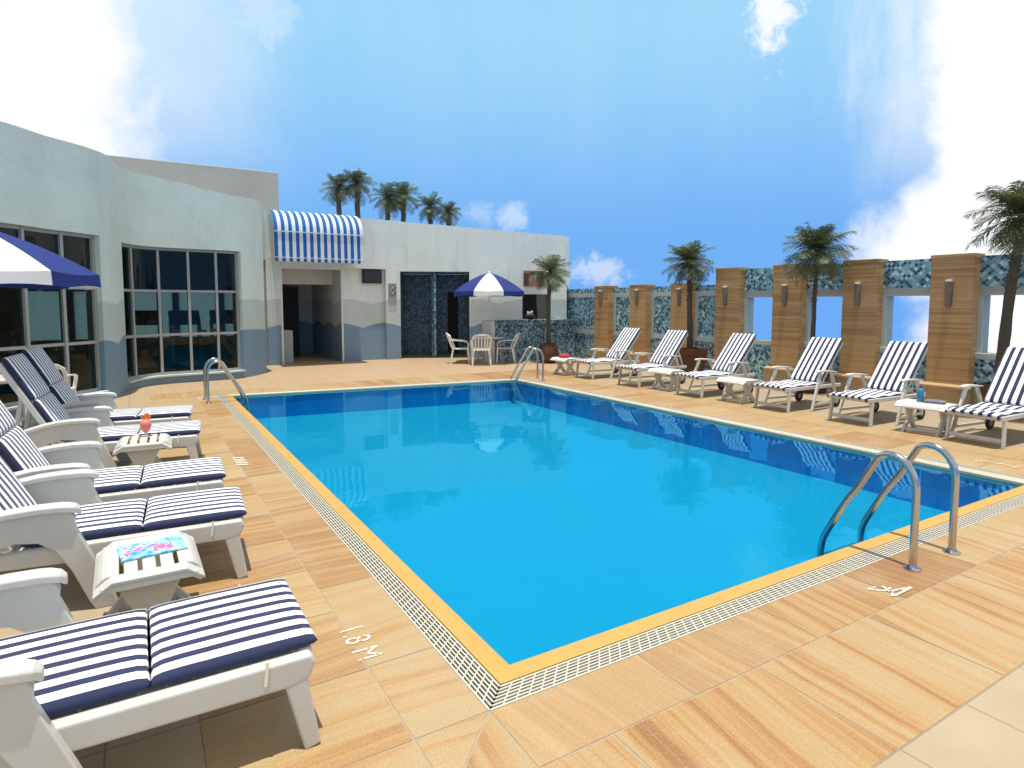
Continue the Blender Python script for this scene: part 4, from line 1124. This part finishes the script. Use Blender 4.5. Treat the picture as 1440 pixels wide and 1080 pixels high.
# ------------------------------------------------------------------ world, sun, camera
SUN = Vector((-.05,-.09,1)).normalized()
el = math.asin(SUN.z); az = atan2(SUN.x, SUN.y)
wd = bpy.data.worlds.new('World'); SC.world = wd; wd.use_nodes = True
nt = wd.node_tree; nt.nodes.clear()
class WT(NT):
    def __init__(s): s.t = nt
t = WT()
out = t.n('OutputWorld'); bg = t.n('Background', {'Strength': .1})
d = t.n('TexCoord').outputs['Generated']; x, y, z = t.sep(d)
zc = t.math('MAXIMUM', z, .06)
sky = t.n('TexSky', sky_type='NISHITA'); sky.sun_disc = False
sky.sun_elevation = el; sky.sun_rotation = az; sky.air_density = 1.0; sky.dust_density = .3; sky.ozone_density = 2.5; sky.altitude = 100
a = t.math('ARCTAN2', x, y); e = t.math('ARCSINE', z)
cv = t.comb(a, t.math('MULTIPLY', e, 1.0), 0)
n1 = t.noise(t.n('VectorMath', {0: cv, 1: (3.1,1.7,0)}, operation='ADD').outputs[0], 6.0, 6, .6, .3)
n2 = t.noise(cv, 17.0, 5, .6, .4)
nz = t.math('ADD', t.math('MULTIPLY', t.math('SUBTRACT', n1, .5), 1.0), t.math('MULTIPLY', t.math('SUBTRACT', n2, .5), .45))
def sstep(v, lo, hi):
    nd = t.n('MapRange', {0: v, 1: lo, 2: hi, 3: 0., 4: 1.}, interpolation_type='SMOOTHSTEP'); return nd.outputs[0]
aw = t.math('ADD', a, t.math('MULTIPLY', nz, .16))
left = t.math('MULTIPLY', sstep(aw, .09, -.03), sstep(a, -.9, -.45))
sh = t.math('ADD', aw, t.math('MULTIPLY', t.math('MULTIPLY', sstep(e, .20, .06), sstep(e, .0, .06)), .055))
sh = t.math('SUBTRACT', sh, t.math('MULTIPLY', sstep(e, .03, -.02), .015))
right = t.math('MULTIPLY', sstep(sh, 1.075, 1.15), sstep(a, 1.9, 1.5))
hz = t.noise(t.comb(t.math('MULTIPLY', a, 14), t.math('MULTIPLY', e, 4)), 1.0, 5, .65)
haze = t.math('MULTIPLY', t.math('MULTIPLY', sstep(t.math('ADD', a, t.math('MULTIPLY', t.math('SUBTRACT', hz, .5), .22)), 1.0, 1.13), sstep(e, .08, .30)), .7)
haze2 = t.math('MULTIPLY', t.math('MULTIPLY', sstep(aw, .26, .02), sstep(e, .10, .3)), .45)
n3 = t.math('SUBTRACT', t.noise(cv, 46.0, 5, .65, .6), .5)
def blob(ca, ce, ra, re, amp):
    da = t.math('DIVIDE', t.math('SUBTRACT', a, ca), ra); de = t.math('DIVIDE', t.math('SUBTRACT', e, ce), re)
    r2 = t.math('SQRT', t.math('ADD', t.math('MULTIPLY', da, da), t.math('MULTIPLY', de, de)))
    return t.math('MULTIPLY', sstep(t.math('ADD', t.math('ADD', r2, t.math('MULTIPLY', nz, 2.2)), t.math('MULTIPLY', n3, 2.0)), 1.05, .1), amp)
mk = t.math('MAXIMUM', left, right)
for bb in ((.925,.40,.05,.065,.95),(.545,.135,.034,.028,.42),(.49,.14,.03,.02,.25),(.685,.05,.06,.032,.45),(.50,.13,.02,.02,.15),(.17,.40,.06,.07,.32)):
    mk = t.math('MAXIMUM', mk, blob(*bb))
mk = t.math('MAXIMUM', mk, haze); mk = t.math('MAXIMUM', mk, haze2)
back = t.math('MULTIPLY', t.math('MULTIPLY', sstep(t.noise(d, 2.2, 6, .6), .5, .68), t.math('MULTIPLY', sstep(y, .2, -.4), sstep(z, .0, .15))), .45)
mk = t.math('MAXIMUM', mk, back, clamp=True)
tint = t.mix(1.0, sky.outputs[0], (.42,.62,.88,1), 'MULTIPLY')
grad = t.mix(sstep(e, .06, .42), (1.7,4.5,9.5,1), (3.5,7.0,9.9,1))
wis = t.math('MULTIPLY', t.noise(t.comb(t.math('MULTIPLY', a, 5), t.math('MULTIPLY', e, 1.2)), 1.6, 5, .6), .5)
grad = t.mix(t.math('MULTIPLY', t.math('SUBTRACT', wis, .2, clamp=True), sstep(e, .05, .35)), grad, (6.5,8.4,10.2,1))
lift = t.mix(t.math('MULTIPLY', sstep(e, .75, .42), .95), tint, grad)
lift = t.mix(sstep(e, .05, .0), lift, (1.6,4.2,9.4,1))
colr = t.mix(mk, lift, (10.0,10.2,10.4,1))
t.set(bg.inputs[0], colr); t.t.links.new(bg.outputs[0], out.inputs[0])

sl = bpy.data.lights.new('sun', 'SUN'); sl.energy = 4.9; sl.angle = R(.5); sl.color = (1,.955,.88)
so = bpy.data.objects.new('sun', sl); COL.objects.link(so); so.rotation_euler = SUN.to_track_quat('Z','Y').to_euler()

cam = bpy.data.cameras.new('camera'); co = bpy.data.objects.new('camera', cam); COL.objects.link(co)
co.location = (0,0,1.7); co.rotation_euler = (R(90-4.416), 0, R(-31.09))
cam.sensor_width = 36; cam.lens = 873.2/1440*36; cam.shift_y = -(540-493.45)/1440
cam.clip_end = 3000; SC.camera = co
SC.view_settings.view_transform = 'Standard'; SC.view_settings.look = 'None'; SC.view_settings.exposure = 0
SC.cycles.max_bounces = 8; SC.cycles.transparent_max_bounces = 12
SC.cycles.use_denoising = True
SC.cycles.caustics_reflective = False; SC.cycles.caustics_refractive = False
SC.cycles.sample_clamp_indirect = 6
